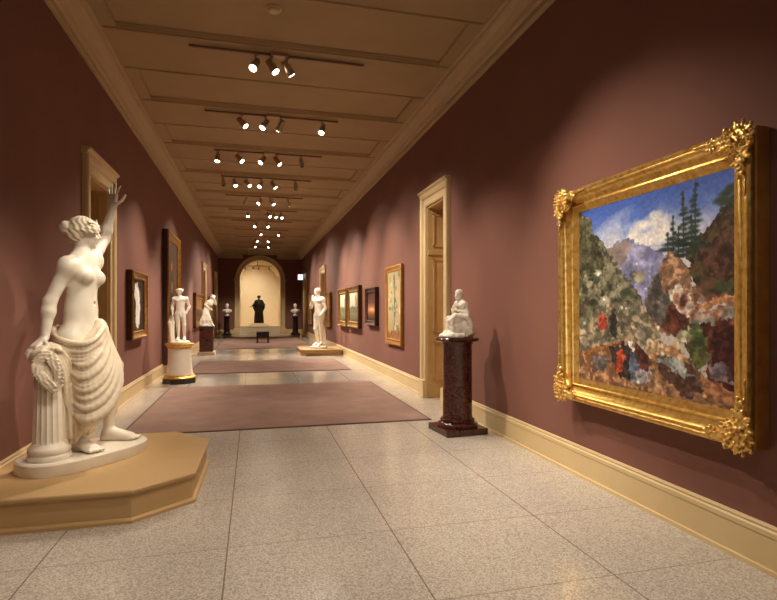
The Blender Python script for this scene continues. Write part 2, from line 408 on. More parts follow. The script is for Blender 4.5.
# ------------------------------------------------------------------ painted pictures
def vnoise(nu, nv, cells, oct=4, seed=0):
    r = np.random.default_rng(seed); out = np.zeros((nv, nu)); amp = 1; tot = 0
    for o in range(oct):
        c = max(2, int(cells*2**o)); g = r.random((c+2, c+2))
        x = np.linspace(0, c, nu, endpoint=False); y = np.linspace(0, c, nv, endpoint=False)
        xi = x.astype(int); yi = y.astype(int); fx = x-xi; fy = y-yi
        fx = fx*fx*(3-2*fx); fy = fy*fy*(3-2*fy)
        a = g[yi][:, xi]; b = g[yi][:, xi+1]; c2 = g[yi+1][:, xi]; d = g[yi+1][:, xi+1]
        out += amp*((a*(1-fx)+b*fx)*(1-fy[:, None])+(c2*(1-fx)+d*fx)*fy[:, None]); tot += amp; amp *= .55
    return out/tot
class Paint:
    """a small oil sketch: colours laid in numpy over u (across), v (down)"""
    def __init__(s, nu, nv, seed=1):
        s.nu, s.nv, s.seed = nu, nv, seed
        s.U, s.V = np.meshgrid(np.linspace(0, 1, nu), np.linspace(0, 1, nv))
        s.c = np.zeros((nv, nu, 3)); s.k = seed*100
    def n(s, cells, oct=4):
        s.k += 1; return vnoise(s.nu, s.nv, cells, oct, s.k)
    def grad(s, stops):
        vs = [p for p, _ in stops]
        for i in range(3): s.c[..., i] = np.interp(s.V, vs, [c[i]/255 for _, c in stops])
    def lay(s, mask, col, var=.25, cells=18, alt=None):
        n = s.n(cells)
        base = np.array(col)/255*np.ones(s.c.shape)
        if alt is not None:
            m = np.clip((s.n(cells*.7)-.42)*7, 0, 1)[..., None]; base = base*(1-m)+np.array(alt)/255*m
        base = base*(1+var*2*(n-.5))[..., None]
        s.c = s.c*(1-mask[..., None])+base*mask[..., None]
    def poly(s, P, col, var=.3, cells=18, wob=.02, alt=None, a=1.0, dab=True):
        U = s.U+(s.n(14)-.5)*wob*3+(s.n(60, 2)-.5)*.03; V = s.V+(s.n(14)-.5)*wob*3+(s.n(60, 2)-.5)*.03
        ins = np.zeros(U.shape, bool); n = len(P)
        for i in range(n):
            (x0, y0), (x1, y1) = P[i], P[(i+1) % n]
            if y0 == y1: continue
            c = ((y0 > V) != (y1 > V)) & (U < (x1-x0)*(V-y0)/(y1-y0)+x0); ins ^= c
        s.lay(ins.astype(float)*a, col, var, cells, alt)
        d = s.n(44, 3); lo = np.array(col)
        if dab:
            s.lay(ins*np.clip((d-.56)*10, 0, 1)*.6*a, np.clip(lo*1.32+14, 0, 255), .2, 40)
            s.lay(ins*np.clip((.44-d)*10, 0, 1)*.6*a, lo*.58, .2, 40)
    def blob(s, u, v, ru, rv, col, soft=.4, **k):
        d = np.hypot((s.U-u+(s.n(12)-.5)*ru)/ru, (s.V-v+(s.n(12)-.5)*rv)/rv)
        s.lay(np.clip((1-d)/soft, 0, 1), col, **k)
    def to_mesh(s, name, parent, fx, rough=.32):
        """fx(u,v) -> local position"""
        P = np.array([fx(u, v) for v in np.linspace(0, 1, s.nv) for u in np.linspace(0, 1, s.nu)])
        i = np.arange(s.nu*s.nv).reshape(s.nv, s.nu)
        Q = np.stack([i[:-1, :-1], i[1:, :-1], i[1:, 1:], i[:-1, 1:]], -1).reshape(-1, 4)
        o = np_mesh(name, P, Q, M_paint, parent, False)
        at = o.data.color_attributes.new('paint', 'FLOAT_COLOR', 'POINT')
        c = np.clip(s.c, 0, 1).reshape(-1, 3); c = np.where(c <= .04045, c/12.92, ((c+.055)/1.055)**2.4)
        at.data.foreach_set('color', np.hstack([c, np.ones((len(c), 1))]).astype(np.float32).ravel())
        return o
def make_paint_mat():
    m, nt, b = new_mat('oil_paint')
    a = node(nt, 'ShaderNodeVertexColor', layer_name='paint'); nt.links.new(a.outputs['Color'], b.inputs['Base Color'])
    nz = node(nt, 'ShaderNodeTexNoise', Scale=120.0, Detail=4); tc = node(nt, 'ShaderNodeTexCoord')
    nt.links.new(tc.outputs['Object'], nz.inputs['Vector'])
    bp = node(nt, 'ShaderNodeBump', Strength=.12, Distance=.004); nt.links.new(nz.outputs['Fac'], bp.inputs['Height'])
    nt.links.new(bp.outputs['Normal'], b.inputs['Normal']); b.inputs['Roughness'].default_value = .45
    b.inputs['Specular IOR Level'].default_value = .3
    return m
M_paint = make_paint_mat()

def hang(side, Y0, Y1, z0, z1, label, cat='painting', group=None):
    """root of a picture hung on a side wall; local axes: x along wall as seen left to right, y into the wall, z up"""
    X = XL if side == 'L' else XR
    rz = PI/2 if side == 'L' else -PI/2      # local -y looks into the gallery
    return thing('framed_painting', label, cat, (X, (Y0+Y1)/2, z0), rz, group)
def frame_rings(w, h, prof):
    """mitred frame: prof = [(inset from outer edge, height off the wall)]"""
    return [[(-w/2+t, -o, t), (w/2-t, -o, t), (w/2-t, -o, h-t), (-w/2+t, -o, h-t)] for t, o in prof]
def framed(side, Y0, Y1, z0, z1, depth, fw, mat, painter, label, nu=60, nv=60, liner=None, group=None, side_shade_mat=None):
    t = hang(side, Y0, Y1, z0, z1, label, group=group)
    w, h = Y1-Y0, z1-z0
    d = depth
    if side_shade_mat:  # dark sides: shade of the frame's outer faces put into the colour
        mb = MB(); mb.rings(frame_rings(w, h, [(.006, .003), (-.004, .008), (-.004, d*.8), (.006, d*.82)]), cap0=False, cap1=False); mb.build('backing_box', side_shade_mat, t)
    mb = MB(); mb.rings(frame_rings(w, h, [(.008, .004), (0, d*.5), (.0, d*.85), (.012, d), (fw*.22, d), (fw*.3, d*.86), (fw*.72, d*.6), (fw*.8, d*.7), (fw*.92, d*.66), (fw, d*.45), (fw, .004)]), cap0=False, cap1=False)
    auto_smooth(mb.build('frame', mat, t), 50)
    p = fw
    if liner:
        mb = MB(); mb.rings(frame_rings(w, h, [(fw, d*.3), (fw, d*.55), (fw*1.35, d*.5), (fw*1.4, d*.3)]), cap0=False, cap1=False)
        mb.build('liner', liner, t); p = fw*1.4
    P = Paint(nu, nv, seed=int(Y0*10) % 97+3); painter(P)
    P.to_mesh('canvas', t, lambda u, v: (-w/2+p*.98+u*(w-2*p*.98), -d*.42, h-p*.98-v*(h-2*p*.98)))
    return t

# -- the big gilt landscape
POLY={
 'cloud':[(0.357,0.191),(0.415,0.126),(0.485,0.098),(0.564,0.072),(0.613,0.111),(0.661,0.168),(0.637,0.232),(0.707,0.26),(0.661,0.32),(0.551,0.298),(0.429,0.243)],
 'farmtn':[(0.249,0.254),(0.327,0.225),(0.401,0.219),(0.471,0.254),(0.551,0.274),(0.637,0.308),(0.696,0.343),(0.741,0.54),(0.485,0.689),(0.233,0.587)],
 'nearridge':[(0.217,0.262),(0.312,0.229),(0.386,0.217),(0.443,0.255),(0.386,0.333),(0.281,0.367)],
 'lefthill':[(-0.005,-0.018),(0.051,0.029),(0.114,0.075),(0.158,0.163),(0.217,0.217),(0.265,0.289),(0.327,0.36),(0.415,0.43),(0.485,0.505),(0.537,0.597),(0.551,0.686),(0.183,0.787),(-0.005,0.83)],
 'leftdark':[(-0.005,0.007),(0.079,0.069),(0.149,0.185),(0.217,0.25),(0.249,0.354),(0.166,0.416),(0.079,0.352),(-0.005,0.406)],
 'valley':[(0.183,0.587),(0.342,0.533),(0.485,0.546),(0.576,0.626),(0.625,0.703),(0.551,0.766),(0.342,0.803),(0.149,0.818),(-0.005,0.867),(-0.005,0.709)],
 'rightcliff':[(1.009,0.137),(0.965,0.153),(0.942,0.191),(0.896,0.208),(0.846,0.252),(0.795,0.272),(0.763,0.313),(0.773,0.369),(0.795,0.452),(0.836,0.542),(1.009,0.545)],
 'cliffred':[(0.836,0.295),(0.914,0.27),(0.987,0.264),(1.009,0.423),(0.942,0.469),(0.856,0.42),(0.816,0.355)],
 'bigrock':[(0.661,0.32),(0.696,0.315),(0.741,0.357),(0.784,0.415),(0.805,0.47),(0.836,0.525),(0.826,0.604),(0.784,0.658),(0.707,0.699),(0.613,0.684),(0.551,0.627),(0.525,0.567),(0.564,0.468),(0.613,0.393)],
 'bigrocklit':[(0.667,0.321),(0.707,0.325),(0.752,0.376),(0.784,0.433),(0.805,0.506),(0.752,0.523),(0.707,0.493),(0.661,0.463),(0.625,0.471),(0.637,0.395)],
 'bigrockshade':[(0.613,0.402),(0.637,0.49),(0.696,0.54),(0.685,0.634),(0.625,0.683),(0.551,0.627),(0.525,0.567),(0.564,0.468)],
 'rockred':[(0.685,0.54),(0.784,0.559),(0.805,0.622),(0.763,0.687),(0.661,0.71),(0.613,0.665)],
 'whiterock':[(0.673,0.501),(0.73,0.475),(0.784,0.496),(0.805,0.568),(0.773,0.614),(0.719,0.596),(0.685,0.559)],
 'orangeband':[(0.816,0.559),(0.896,0.543),(1.009,0.52),(1.009,0.553),(0.905,0.578),(0.836,0.586)],
 'greyledge':[(0.784,0.605),(0.866,0.578),(0.942,0.553),(1.009,0.561),(1.009,0.611),(0.933,0.611),(0.856,0.648),(0.795,0.641)],
 'redcliff':[(0.805,0.649),(0.885,0.621),(1.009,0.602),(1.009,0.986),(0.942,0.956),(0.876,0.907),(0.856,0.805),(0.836,0.719)],
 'darkcliff':[(0.905,0.672),(1.009,0.619),(1.009,0.933),(0.942,0.915),(0.896,0.827)],
 'greengap':[(0.752,0.66),(0.826,0.648),(0.866,0.726),(0.876,0.829),(0.826,0.861),(0.773,0.805),(0.741,0.734)],
 'fern':[(0.719,0.68),(0.784,0.668),(0.805,0.712),(0.784,0.749),(0.73,0.725)],
 'fore':[(-0.005,0.818),(0.183,0.792),(0.357,0.812),(0.485,0.791),(0.613,0.762),(0.752,0.797),(0.836,0.86),(0.896,0.913),(1.009,0.977),(1.009,1.01),(-0.005,1.024)],
 'foreleft':[(0.033,0.839),(0.183,0.815),(0.312,0.816),(0.357,0.898),(0.386,1.0),(0.183,1.009),(0.042,0.97)],
 'tan':[(0.537,0.767),(0.625,0.741),(0.73,0.744),(0.784,0.786),(0.784,0.848),(0.696,0.831),(0.613,0.82),(0.551,0.816)],
 'boulder':[(0.589,0.822),(0.65,0.807),(0.752,0.834),(0.816,0.88),(0.846,0.929),(0.805,0.98),(0.752,0.98),(0.696,0.934),(0.613,0.878)],
 'bouldertop':[(0.589,0.822),(0.65,0.802),(0.752,0.829),(0.821,0.88),(0.763,0.887),(0.685,0.87)],
 'boulder2':[(0.457,0.762),(0.525,0.778),(0.551,0.835),(0.537,0.897),(0.471,0.915),(0.443,0.846)],
 'boulder3':[(0.401,0.924),(0.511,0.87),(0.564,0.904),(0.537,0.957),(0.429,0.973)],
 'boulder4':[(0.866,0.831),(0.942,0.805),(0.996,0.841),(0.978,0.884),(0.905,0.895)],
 'grey1':[(0.114,0.867),(0.217,0.835),(0.281,0.874),(0.217,0.947),(0.114,0.937)],
 'log':[(0.042,0.838),(0.183,0.792),(0.372,0.747),(0.372,0.763),(0.2,0.814),(0.06,0.861)],
 'fig_red':[(0.183,0.622),(0.225,0.615),(0.249,0.654),(0.233,0.699),(0.183,0.707),(0.166,0.668)],
 'fig_dark':[(0.281,0.577),(0.312,0.577),(0.32,0.641),(0.312,0.74),(0.273,0.742),(0.273,0.643)],
 'fig_black':[(0.265,0.798),(0.372,0.758),(0.457,0.793),(0.457,0.906),(0.401,0.956),(0.327,0.923),(0.281,0.863)],
 'fig_red2':[(0.327,0.804),(0.357,0.79),(0.386,0.831),(0.357,0.919),(0.312,0.935),(0.32,0.87)],
 'fig_white':[(0.408,0.745),(0.429,0.749),(0.443,0.794),(0.422,0.796)],
 'fig_blue':[(0.415,0.807),(0.45,0.794),(0.485,0.873),(0.443,0.939),(0.408,0.902)],
 'path':[(0.836,0.895),(0.914,0.902),(1.009,0.936),(1.009,1.002),(0.914,0.987),(0.856,0.954)],
}
def landscape(P):
    P.grad([(0, (62, 92, 176)), (.12, (88, 116, 192)), (.22, (156, 168, 208)), (.34, (206, 206, 214)), (1, (180, 170, 150))])
    cl = np.clip((P.n(4, 5)-.47)*5, 0, 1)*np.clip(1-np.hypot((P.U-.56)/.5, (P.V-.25)/.22), 0, 1)**.5
    P.lay(np.clip(cl, 0, 1), (222, 220, 224), .1)
    L = lambda k, *a, **kw: P.poly(POLY[k], *a, **kw)
    for k in range(46):
        a_ = random.random()*6.283; q = random.random()**.6
        P.blob(.55+.13*q*math.cos(a_), .2+.09*q*math.sin(a_), .03+.04*random.random(), .02+.03*random.random(), random.choice([(236, 232, 228), (222, 220, 222), (206, 206, 216), (240, 236, 226)]), 1.0, var=.1)
    L('farmtn', (150, 150, 184), .35, 20, wob=.015, alt=(118, 120, 160), dab=False)
    L('nearridge', (146, 130, 128), .3, wob=.012, dab=False)
    L('lefthill', (84, 84, 66), .55, 26, wob=.02, alt=(128, 124, 104))
    L('leftdark', (62, 62, 46), .6, 30, wob=.03, alt=(98, 96, 72))
    for k in range(26):
        P.blob(.03+.5*random.random(), .36+.36*random.random(), .02+.04*random.random(), .015+.03*random.random(), random.choice([(70, 78, 58), (170, 162, 138), (96, 104, 84), (140, 134, 110), (58, 62, 48)]), var=.4)
    L('valley', (150, 136, 112), .45, 28, alt=(98, 96, 82))
    for k in range(34):
        P.blob(.02+.58*random.random(), .58+.22*random.random(), .012+.03*random.random(), .01+.022*random.random(), random.choice([(206, 188, 160), (92, 92, 74), (128, 112, 90), (190, 168, 140), (80, 66, 56), (150, 140, 130)]), var=.3)
    L('rightcliff', (58, 56, 40), .55, 26, wob=.02, alt=(84, 62, 44))
    L('cliffred', (78, 52, 42), .5, 24, wob=.03, alt=(66, 46, 36))
    for k in range(12):
        P.blob(.8+.2*random.random(), .47+.07*random.random(), .02+.03*random.random(), .012+.02*random.random(), random.choice([(150, 130, 124), (110, 80, 66), (70, 76, 52)]), var=.3)
    L('bigrock', (126, 92, 72), .4, 16)
    L('bigrocklit', (178, 142, 114), .35, 16, alt=(140, 106, 84))
    L('bigrockshade', (84, 80, 76), .35, 16)
    L('rockred', (88, 52, 42), .4)
    L('whiterock', (206, 184, 168), .3, 22, alt=(160, 120, 100))
    P.blob(.745, .55, .025, .035, (84, 50, 44))
    L('redcliff', (88, 48, 40), .45, 14, alt=(62, 34, 30))
    L('darkcliff', (58, 28, 26), .4, 14)
    L('greyledge', (134, 132, 124), .3, 18, alt=(156, 104, 80))
    L('orangeband', (186, 132, 94), .25)
    L('greengap', (64, 74, 48), .5, 24, alt=(96, 92, 54))
    L('fern', (190, 180, 150), .4, 26, wob=.03, alt=(86, 98, 62))
    L('fore', (146, 110, 82), .4, 18, alt=(112, 84, 66))
    L('foreleft', (166, 124, 90), .3, 16, alt=(136, 96, 72))
    L('tan', (190, 162, 126), .3, 22, wob=.03, alt=(180, 130, 94))
    L('boulder', (82, 58, 50), .35); L('bouldertop', (142, 146, 142), .3, 20)
    L('boulder2', (76, 44, 38), .4); L('boulder3', (134, 128, 132), .3); L('boulder4', (112, 100, 108), .35, alt=(76, 52, 50))
    L('grey1', (112, 102, 108), .35, alt=(84, 78, 70))
    L('path', (150, 104, 74), .3)
    L('log', (140, 92, 54), .3, wob=.008)
    L('fig_black', (52, 44, 42), .4, wob=.015)
    L('fig_red', (172, 72, 52), .3, wob=.008); L('fig_dark', (52, 48, 46), .3, wob=.006)
    L('fig_red2', (170, 70, 48), .3, wob=.008); L('fig_white', (226, 214, 204), .1, wob=.004); L('fig_blue', (84, 96, 112), .3, wob=.01)
    for u, v in ((.205, .6), (.296, .562), (.345, .778), (.42, .738), (.1, .7), (.16, .68)):
        P.blob(u, v, .011, .011, (176, 124, 98), var=.1)
    # pines
    def pine(u, v0, v1, r, col=(44, 58, 54)):
        m = (abs(P.U-u) < .0035) & (P.V > v0) & (P.V < v1); P.lay(m.astype(float), (50, 46, 40), .2)
        k = int((v1-v0)/.022)
        for i in range(k):
            vv = v0+.012+(v1-v0)*i/k; w = 1.9*r*(.2+.8*i/k)*(.6+.6*random.random()); off = (random.random()-.5)*w*.9
            P.blob(u+off, vv, w, .014, col, .6, var=.5)
    pine(.746, .045, .348, .034); pine(.81, .019, .318, .04); pine(.691, .145, .314, .026)
    pine(.66, .22, .31, .05); pine(.72, .2, .33, .045); pine(.79, .16, .3, .03); pine(.06, .1, .3, .03, (72, 74, 54)); pine(.12, .2, .42, .03, (62, 66, 50))
    for u, v in ((.956, .1), (.985, .085), (.93, .12), (.96, .14), (.99, .13)):
        P.blob(u, v, .045, .02, (52, 62, 46), .6, var=.4)
    # loose brushwork over everything
    for k in range(240):
        u, v = random.random(), .34+.64*random.random(); i, j = int(v*(P.nv-1)), int(u*(P.nu-1)); c = P.c[i, j]*255*random.choice([.6, .75, 1.25, 1.45])+8
        if u < .62 or v > .5: P.blob(u, v, .006+.016*random.random(), .005+.012*random.random(), tuple(np.clip(c, 0, 235)), .8, var=.3)
    s_ = P.n(80, 2)-.5; P.c *= (1+.25*s_)[..., None]

Y0, Y1, z0, z1 = 2.38, 4.311, .703, 2.537
big = thing('framed_painting', 'large mountain landscape in a deep ornate gilt frame with leafy corners', 'painting', (XR, (Y0+Y1)/2, z0), -PI/2)
w, h, fw = Y1-Y0, z1-z0, .185
mb = MB(); mb.rings(frame_rings(w, h, [(.012, .002), (.0, .01), (.0, .096), (.006, .104), (.03, .104), (.035, .09), (.035, .002)]), cap0=False, cap1=False)
mb.build('backing_box', M_golddull, big)
mb = MB(); mb.rings(frame_rings(w, h, [(.026, .09), (.026, .128), (.05, .128), (.05, .09)]), cap0=False, cap1=False)  # near-black ring, the shade of the gap painted as its colour
mb.build('shadow_groove', M_groove_shade, big)
mb = MB(); mb.rings(frame_rings(w, h, [(.02, .12), (.004, .124), (.0, .142), (.012, .154), (.026, .15), (.032, .142), (.042, .144), (.05, .138), (.062, .122), (.08, .102), (.1, .086), (.112, .082), (.118, .09), (.13, .09), (.137, .08), (.142, .078), (.17, .056), (fw, .054), (fw, .03)]), cap0=False, cap1=False)
auto_smooth(mb.build('frame_moulding', M_gold, big), 55)
P = Paint(300, 280, 5); landscape(P)
P.to_mesh('canvas', big, lambda u, v: (-w/2+fw*.97+u*(w-2*fw*.97), -.052, h-fw*.97-v*(h-2*fw*.97)))

# ------------------------------------------------------------------ sculpted surfaces: distance fields turned into continuous meshes
def vec(*a): return np.array(a, float)
def nrm(a): a = np.asarray(a, float); return a/np.linalg.norm(a)
class Field:
    def __init__(s, lo, hi, res):
        s.lo = np.array(lo, float); s.res = res
        s.n = np.ceil((np.array(hi)-s.lo)/res).astype(int)+1
        s.g = np.full(s.n, 1.0, np.float32)
        s.ax = [(s.lo[i]+res*np.arange(s.n[i])).astype(np.float32) for i in range(3)]
    def region(s, lo, hi):
        sl = []
        for i in range(3):
            a = max(0, int((lo[i]-s.lo[i])/s.res)-1); b = min(s.n[i], int((hi[i]-s.lo[i])/s.res)+3)
            if b <= a: return None
            sl.append(slice(a, b))
        X = s.ax[0][sl[0]][:, None, None]; Y = s.ax[1][sl[1]][None, :, None]; Z = s.ax[2][sl[2]][None, None, :]
        return tuple(sl), X, Y, Z
    def put(s, fn, lo, hi, k, cut=False):
        m = k+3*s.res
        r = s.region(np.array(lo)-m, np.array(hi)+m)
        if r is None: return
        sl, X, Y, Z = r; d = fn(X, Y, Z); c = s.g[sl]
        if cut: d = -d; hh = np.clip(.5+.5*(d-c)/k, 0, 1); s.g[sl] = c*(1-hh)+d*hh+k*hh*(1-hh)
        else: hh = np.clip(.5+.5*(c-d)/k, 0, 1); s.g[sl] = c*(1-hh)+d*hh-k*hh*(1-hh)
    def cap(s, a, b, ra, rb=None, k=.02, cut=False):
        a = np.asarray(a, float); b = np.asarray(b, float); rb = ra if rb is None else rb
        e = b-a; L2 = max(float(e@e), 1e-9)
        def fn(X, Y, Z):
            x, y, z = X-a[0], Y-a[1], Z-a[2]
            t = np.clip((x*e[0]+y*e[1]+z*e[2])/L2, 0, 1)
            return np.sqrt((x-t*e[0])**2+(y-t*e[1])**2+(z-t*e[2])**2)-(ra+(rb-ra)*t)
        R = max(ra, rb); s.put(fn, np.minimum(a, b)-R, np.maximum(a, b)+R, k, cut)
    def chain(s, pts, rs, k=.02):
        if np.isscalar(rs): rs = [rs]*len(pts)
        for i in range(len(pts)-1): s.cap(pts[i], pts[i+1], rs[i], rs[i+1], k)
    def ell(s, c, r, A=None, k=.02, cut=False):
        c = np.asarray(c, float); r = np.asarray(r, float)
        A = np.eye(3) if A is None else np.array([nrm(q) for q in A])
        def fn(X, Y, Z):
            x, y, z = X-c[0], Y-c[1], Z-c[2]
            q = [(A[i][0]*x+A[i][1]*y+A[i][2]*z)/r[i] for i in range(3)]
            k0 = np.sqrt(q[0]**2+q[1]**2+q[2]**2)
            k1 = np.sqrt((q[0]/r[0])**2+(q[1]/r[1])**2+(q[2]/r[2])**2)+1e-9
            return k0*(k0-1)/k1
        R = r.max(); s.put(fn, c-R, c+R, k, cut)
    def sph(s, c, r, k=.02, cut=False): s.cap(c, np.asarray(c)+vec(0, 0, 1e-4), r, r, k, cut)
    def warp(s, fn, lo, hi):
        r = s.region(lo, hi)
        if r: sl, X, Y, Z = r; s.g[sl] = s.g[sl]+fn(X, Y, Z)
    def floor(s, z):
        r = s.region((-9, -9, -9), (9, 9, 9)); sl, X, Y, Z = r
        s.g = np.maximum(s.g, (z-Z)+0*s.g)
    def mesh(s, name, mat, parent):
        g = s.g
        for ax in range(3):        # close the skin at the grid's own edge
            ix = [slice(None)]*3
            for e in (0, -1):
                ix[ax] = e; g[tuple(ix)] = np.maximum(g[tuple(ix)], s.res*.2)
        ins = g < 0
        off = [(i, j, k) for i in (0, 1) for j in (0, 1) for k in (0, 1)]
        nx, ny, nz = g.shape
        cnt = np.zeros((nx-1, ny-1, nz-1), np.int8)
        for o in off: cnt += ins[o[0]:nx-1+o[0], o[1]:ny-1+o[1], o[2]:nz-1+o[2]]
        act = (cnt > 0) & (cnt < 8); I = np.argwhere(act)
        G = np.stack([g[I[:, 0]+o[0], I[:, 1]+o[1], I[:, 2]+o[2]] for o in off], 1)
        acc = np.zeros((len(I), 3)); n = np.zeros(len(I))
        for a in range(8):
            for b in range(a+1, 8):
                if sum(abs(off[a][i]-off[b][i]) for i in range(3)) != 1: continue
                m = (G[:, a] < 0) != (G[:, b] < 0)
                t = np.where(m, G[:, a]/np.where(m, G[:, a]-G[:, b], 1), 0)
                p = np.array(off[a])+t[:, None]*(np.array(off[b])-np.array(off[a]))
                acc += p*m[:, None]; n += m
        V = s.lo+s.res*(I+acc/n[:, None])
        idx = np.full(act.shape, -1, np.int32); idx[act] = np.arange(len(I))
        Q = []
        for ax in range(3):
            u, v_ = [(1, 2), (2, 0), (0, 1)][ax]
            lo_ = [slice(None)]*3; hi_ = [slice(None)]*3
            lo_[ax] = slice(0, -1); hi_[ax] = slice(1, None)
            a, b = ins[tuple(lo_)], ins[tuple(hi_)]
            ch = np.argwhere(a != b)
            ok = (ch[:, u] >= 1) & (ch[:, v_] >= 1) & (ch[:, u] < g.shape[u]-1) & (ch[:, v_] < g.shape[v_]-1)
            ch = ch[ok]
            if not len(ch): continue
            flip = a[tuple(ch.T)]
            def C(du, dv):
                q = ch.copy(); q[:, u] += du; q[:, v_] += dv; return idx[tuple(q.T)]
            q = np.stack([C(-1, -1), C(0, -1), C(0, 0), C(-1, 0)], 1)
            q = np.where(flip[:, None], q, q[:, ::-1]); Q.append(q)
        Q = np.concatenate(Q); Q = Q[(Q >= 0).all(1)]
        # keep the largest connected piece
        par = np.arange(len(V))
        for _ in range(200):
            m = par[Q].min(1); p2 = par.copy()
            for i in range(4): np.minimum.at(p2, Q[:, i], m)
            p2 = p2[p2]
            if (p2 == par).all(): break
            par = p2
        vals, c = np.unique(par[Q[:, 0]], return_counts=True)
        keep = par == vals[c.argmax()]
        Q = Q[keep[Q[:, 0]]]; new = np.cumsum(keep)-1
        return np_mesh(name, V[keep], new[Q], mat, parent, True)

def head(S, c, face, hh, k=None, up=(0, 0, 1)):
    """skull, face, nose, brow, eyes, lips, ears; hh = chin to crown"""
    f = nrm(face); up = nrm(np.asarray(up, float)-f*np.dot(up, f)*0.999) if abs(np.dot(up, f)) < .95 else nrm(up)
    up = nrm(np.asarray(up)-f*np.dot(up, f)); l = np.cross(up, f); A = [l, f, up]
    P = lambda a, b, d: np.asarray(c)+(l*a+f*b+up*d)*hh
    k = k or hh*.08
    S.ell(P(0, -.06, .1), vec(.33, .4, .38)*hh, A, k)
    S.ell(P(0, .13, -.15), vec(.25, .26, .34)*hh, A, k)
    S.sph(P(0, .29, -.41), .09*hh, k*.8)
    S.cap(P(-.16, .27, -.12), P(.16, .27, -.12), .1*hh, .1*hh, k*.6)
    S.cap(P(-.15, .30, .1), P(.15, .30, .1), .07*hh, .07*hh, k*.6)
    for s_ in (-1, 1):
        S.sph(P(s_*.135, .415, .02), .075*hh, k*.4, cut=True)
        S.ell(P(s_*.135, .335, .02), vec(.07, .05, .045)*hh, A, k*.2)
        S.ell(P(s_*.32, -.03, -.02), vec(.03, .07, .1)*hh, A, k*.3)
    S.cap(P(0, .36, .09), P(0, .46, -.09), .034*hh, .045*hh, k*.3)
    S.cap(P(-.045, .39, -.115), P(.045, .39, -.115), .03*hh, .03*hh, k*.25)
    S.cap(P(-.075, .37, -.235), P(.075, .37, -.235), .028*hh, .028*hh, k*.2)
    S.cap(P(-.06, .365, -.285), P(.06, .365, -.285), .03*hh, .03*hh, k*.2)
    return P

def hand(S, w, d, nl, hs, side=1, curls=(.25, .3, .35, .4), spread=.12, k=None, thumb=.6):
    """w wrist, d pointing direction, nl back-of-hand normal, hs hand length, side +1/-1: which side the thumb is on"""
    d = nrm(d); nl = nrm(np.asarray(nl)-d*np.dot(nl, d)); la = np.cross(d, nl)*side
    k = k or hs*.05; w = np.asarray(w, float)
    for q in (-.13, -.045, .045, .13):
        S.cap(w+d*hs*.06+la*q*hs*.7, w+d*hs*.46+la*q*hs*1.15, .085*hs, .075*hs, k*1.2)
    for i, (q, L, cu) in enumerate(zip((.165, .055, -.055, -.16), (.44, .5, .46, .36), curls)):
        p = w+d*hs*.47+la*q*hs; dd = nrm(d+la*q*spread*10*.6); ang = 0
        for j, fr in enumerate((.45, .32, .23)):
            ang += cu*(.7 if j == 0 else 1.0)
            di = dd*math.cos(ang)-nl*math.sin(ang); q2 = p+di*L*hs*fr
            S.cap(p, q2, hs*(.052-.006*j), hs*(.046-.006*j), k*.5); p = q2
    p = w+d*hs*.12+la*.17*hs
    for di, L in ((d*.6+la*thumb-nl*.15, .28), (d*.85+la*thumb*.45-nl*.2, .24)):
        q2 = p+nrm(di)*L*hs; S.cap(p, q2, .062*hs, .05*hs, k*.8); p = q2

def foot(S, ank, toe, H, k):
    a = np.asarray(ank, float); t = np.asarray(toe, float); d = nrm((t-a)*vec(1, 1, 0)); z0 = t[2]
    la = np.cross(d, vec(0, 0, 1))
    S.cap(vec(a[0], a[1], z0+.005*H)-d*.018*H, vec(a[0], a[1], a[2]), .021*H, .021*H, k)
    b = t-d*.03*H
    for q in (-.5, .5):
        S.cap(a+la*q*.012*H, b+la*q*.034*H+vec(0, 0, .004*H), .02*H, .015*H, k)
    S.cap(vec(a[0], a[1], z0+.004*H), vec(b[0], b[1], z0+.004*H), .017*H, .016*H, k)
    for i, q in enumerate((-.034, -.016, .0, .015, .028)):
        L = (.034, .032, .029, .025, .02)[i]
        S.cap(b+la*q*H*.75+vec(0, 0, .0), b+la*q*H*.85+d*L*H, .0085*H, .007*H, k*.25)

def arm(S, sh, el, wr, H, k, fat=1.0):
    S.sph(np.asarray(sh)-vec(0, 0, .008*H), .034*H*fat, k*2.2)
    S.cap(sh, el, .032*H*fat, .0245*H*fat, k)
    m = np.asarray(el)*.72+np.asarray(wr)*.28
    S.cap(el, m, .0235*H*fat, .026*H*fat, k); S.cap(m, wr, .025*H*fat, .0165*H*fat, k)
def leg(S, hip, kn, an, H, k, back=None):
    hip, kn, an = [np.asarray(q, float) for q in (hip, kn, an)]
    S.cap(hip, kn, .052*H, .034*H, k*1.5); S.cap(kn, an, .032*H, .021*H, k)
    c = kn*.7+an*.3
    if back is not None: S.ell(c+np.asarray(back)*.012*H, vec(.029, .03, .07)*H, None, k)

